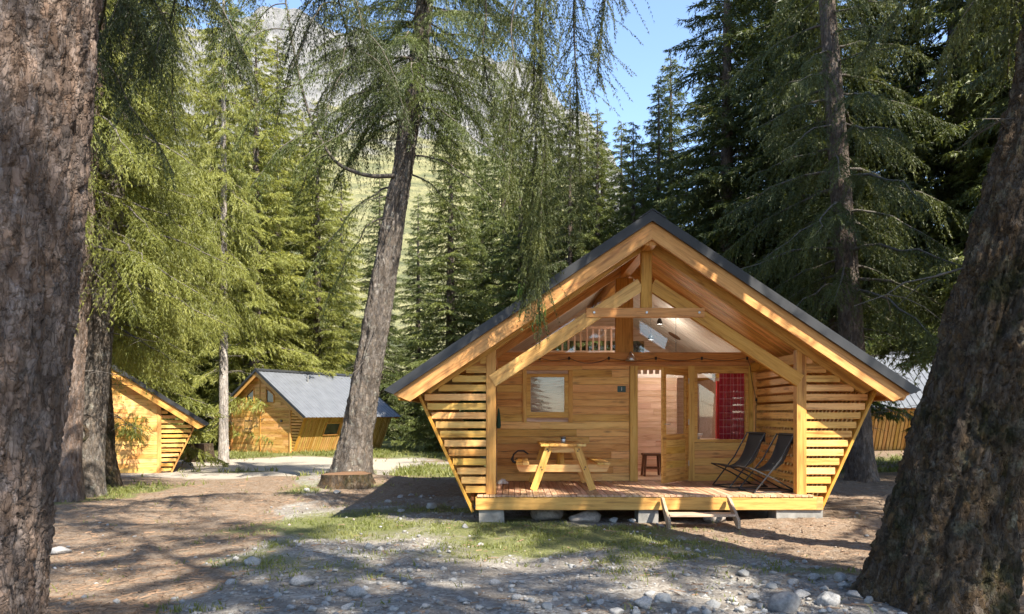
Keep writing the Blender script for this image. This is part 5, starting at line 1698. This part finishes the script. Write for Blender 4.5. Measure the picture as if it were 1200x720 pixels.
# ---------------------------------------------------------------- big mossy trunk in the right foreground, with a limb hanging before the cabin
b2 = (3.80, 6.5); z2_ = gz1(*b2) - 0.12
def ax2(h): return (np.interp(h, [0, 0.9, 3.0, 4.8, 10, 22], [0.0, 0.19, 0.72, 1.18, 2.05, 3.1]), 0.0)
p2 = [(h, ax2(h)[0], 0.0, r) for h, r in ((0, 0.55), (0.9, 0.49), (3.0, 0.39), (4.8, 0.345), (10, 0.26), (22, 0.02))]
nd = spruce(321, 22.0, 9.0, 3.2, 'lite', ax2, dens=0.42, dead=6, hmax=16, hang=1.0, droop=(0.4, 0.8))
fine = dict(spacing=0.040, step=0.026, k=5, ln=0.045, wd=0.0085)
Q = drape([(*ax2(8.4), 8.4), (0.6, 0.9, 8.9), (-1.2, 2.2, 9.0), (-2.6, 3.0, 8.7), (-3.6, 3.4, 8.3), (-4.4, 3.6, 7.9)], 0.45, 0.12, 0.06, 1.4, 0.45, **fine)
rgc = nd.rg
tips = Needles(99)
for (dx, dy, ztop, zlow) in ((-4.15, 3.52, 8.1, 6.0), (-3.75, 3.44, 8.2, 4.4), (-3.50, 3.38, 8.3, 3.25), (-3.32, 3.30, 8.4, 2.95), (-3.08, 3.20, 8.5, 4.2), (-2.55, 3.0, 8.6, 6.1)):
    n_ = 10
    tt_ = np.linspace(0, 1, n_)
    sw = rgc.normal(0, 0.07, (n_, 2)).cumsum(0) * 0.7
    P = np.stack([dx + sw[:, 0] - sw[0, 0], dy + sw[:, 1] - sw[0, 1], ztop + (zlow - ztop) * tt_], -1)
    drape(P, rgc.uniform(0.55, 0.8), 0.26, 0.016, 0.8, 0.03, **fine)
    if zlow < 4.0:
        for _ in range(4):
            e0 = P[-1] + rgc.normal(0, 0.09, 3); e0[2] += rgc.uniform(0.0, 0.25)
            ee = e0 + np.linspace(0, 1, 9)[:, None] * np.array([rgc.normal(0, 0.04), rgc.normal(0, 0.04), -rgc.uniform(0.10, 0.2)])
            tips.clumps(ee, np.repeat((ee[-1:] - ee[:1]) / np.linalg.norm(ee[-1] - ee[0]), 9, 0), 7, 0.038, 0.008)
for (h_, ph_, L_, dr_) in ((6.6, 2.0, 1.6, 1.0), (6.9, 2.6, 2.0, 0.9), (7.2, 1.4, 1.9, 1.0), (6.3, 2.9, 1.2, 1.1), (7.4, 3.3, 2.2, 0.8)):
    P = limb_pts((*ax2(h_), h_), ph_, L_, 0.1, dr_, 0.1, 9, nd.rg)
    drape(P, 0.45, 0.35, 0.022, 1.1, 0.15, **fine)
o2 = tree('massive mossy dark trunk leaning away beside the gravel bank', (*b2, z2_), nd.leaf_mesh('crown', M['leaf_shaded']), nd.twig_mesh('branches', M['twig']),
          trunk_mesh('trunk', p2, M['bark_moss'], 230, 380, 0.046, 0.095, 0.45, 0.30, 57, z_top=14.0, ridges=0.045, z_dense=5.9))

link('fresh_shoots', tips.leaf_mesh('fresh_shoots', M['leaf_tip']), o2)['kind'] = 'stuff'
# its slim neighbour
b3 = (5.42, 7.5); z3_ = gz1(*b3) - 0.1
nd = spruce(331, 18.0, 9.0, 2.4, 'lite', lambda h: (0.05 * h, 0), dens=0.5, dead=8, hang=1.0)
tree('slim dark trunk close behind the massive mossy trunk', (*b3, z3_), nd.leaf_mesh('crown', M['leaf_shaded']), nd.twig_mesh('branches', M['twig']),
     trunk_mesh('trunk', [(0, 0, 0, 0.26), (2, 0.12, 0, 0.22), (10, 0.5, 0, 0.14), (18, 0.9, 0, 0.02)], M['bark_moss'], 60, 260, 0.02, 0.08, 0.5, 0.4, 61, ridges=0.015))

# ---------------------------------------------------------------- three old trunks on the left
for i, (x, y, r, lean, mat, lab, hb, H) in enumerate((
        (-8.98, 14.3, 0.35, 0.075, 'bark_red', 'rough brown spruce trunk leaning beside the massive foreground trunk', 5.2, 21),
        (-9.10, 15.3, 0.36, 0.095, 'bark_grey', 'smooth grey spruce trunk with a dark knot hole, between two rougher trunks', 4.6, 22),
        (-10.1, 17.6, 0.42, -0.02, 'bark_moss', 'dark shaded spruce trunk against the wall of the small cabin', 3.6, 20))):
    nd = spruce(340 + i, H, hb, 2.9, 'mid', lambda h, l=lean: (l * h, 0), dens=(0.5, 0.7, 1.2)[i], dead=12, hmax=12.0, hang=1.0, droop=(0.5, 0.95))
    pth = [(0, 0, 0, r), (1, lean, 0, r * 0.86), (4, 4 * lean, 0, r * 0.72), (10, 10 * lean, 0, r * 0.5), (H, H * lean, 0, 0.02)]
    t = tree(lab, (x, y, gz1(x, y) - 0.1), nd.leaf_mesh('crown', M['leaf_lit']), nd.twig_mesh('branches', M['twig']),
             trunk_mesh('trunk', pth, M[mat], 84, 250, 0.022 if i != 1 else 0.010, 0.09, 0.45, 0.5, 71 + i, z_top=12.0, ridges=0.02 if i != 1 else 0.006))
    if i == 1:
        kn = MB()
        for k, (rr2, zz) in enumerate(((0.13, 0.0), (0.12, 0.035), (0.085, 0.03), (0.06, -0.02), (0.0, -0.05))):
            pass
        kn.lathe([(0.14, -0.02), (0.125, 0.03), (0.09, 0.045), (0.06, 0.0), (0.0, -0.03)], 14)
        kn.v = [(a, b * 1.5, c) for a, b, c in kn.v]
        link('knot', mesh_py('knot', kn.v, kn.f, M['bark_moss'], True), t, (0.13 + 0.02, -0.285, 1.42), (rad(90), 0, 0))

# ---------------------------------------------------------------- trunks behind the cabin corner
b4 = (8.85, 18.2)
nd = spruce(351, 23.0, 4.6, 3.4, 'mid', lambda h: (-0.075 * h, 0), dens=0.55, dead=26, hmax=14.5, hang=1.2, droop=(0.5, 1.0))
tree('straight brown trunk of a drooping spruce behind the porch corner', (*b4, gz1(*b4) - 0.1), nd.leaf_mesh('crown', M['leaf_shaded']), nd.twig_mesh('branches', M['twig']),
     trunk_mesh('trunk', [(0, 0, 0, 0.34), (1, -0.075, 0, 0.30), (6, -0.45, 0, 0.26), (23, -1.7, 0, 0.02)], M['bark_far'], 80, 260, 0.018, 0.09, 0.35, 0.4, 81, z_top=15, ridges=0.015))

# ---------------------------------------------------------------- stumps
def stump(name, label, loc, r, h, mat, top_mat, seed):
    t = thing(name, label, 'stump', loc)
    n = 72
    th = np.linspace(0, 2 * math.pi, n, endpoint=False)
    lob = 1 + 0.13 * np.sin(3 * th + seed) + 0.08 * np.sin(2 * th) + 0.05 * np.sin(7 * th + seed * 2) + 0.05 * fbm(np.cos(th) * 3, np.sin(th) * 3, seed=seed, octv=3)
    V, rows = [], 14
    for k in range(rows):
        f = k / (rows - 1)
        z = -0.15 + (h + 0.15) * f
        rr3 = r * lob * (1 + 0.30 * (1 - f) ** 2) + 0.045 * f * (1 - f) * 4 * fbm(np.cos(th) * 9, np.sin(th) * 9, np.full(n, z * 2.0), seed=seed + 2, octv=3)
        V.append(np.stack([rr3 * np.cos(th), rr3 * np.sin(th), np.full(n, z)], -1))
    V = np.concatenate(V)
    idx = np.arange(rows * n).reshape(rows, n); nx = np.roll(idx, -1, 1)
    F = np.stack([idx[:-1], nx[:-1], nx[1:], idx[1:]], -1).reshape(-1, 4)
    link('stump_side', mesh_arrays('stump_side', V, F, mat, True), t)
    rings = []
    m = 10
    for k in range(m):
        q = k / (m - 1)
        zz = h - 0.004 + 0.008 * fbm(np.cos(th) * 4 * q, np.sin(th) * 4 * q, seed=seed + 5, octv=3)
        if k == m - 1: zz = zz * 0 + h - 0.004
        rings.append(np.stack([r * lob * q * 0.985 * np.cos(th), r * lob * q * 0.985 * np.sin(th), zz], -1))
    V = np.concatenate(rings)
    idx = np.arange(m * n).reshape(m, n); nx = np.roll(idx, -1, 1)
    F = np.stack([idx[:-1], idx[1:], nx[1:], nx[:-1]], -1).reshape(-1, 4)
    link('cut_face', mesh_arrays('cut_face', V, F, top_mat, True), t)
    return t
sx, sy = -3.68, 16.2
stump('tree_stump', 'broad sawn stump with red-brown cut face before the leaning spruce', (sx, sy, gz1(sx, sy)), 0.52, 0.24, M['bark_moss'], M['cut_wood'], 3)
sx, sy = -13.2, 30.5
stump('tree_stump', 'dark old stump in the grass between the two small cabins', (sx, sy, gz1(sx, sy)), 0.45, 0.75, M['bark_moss'], M['bark_moss'], 5)
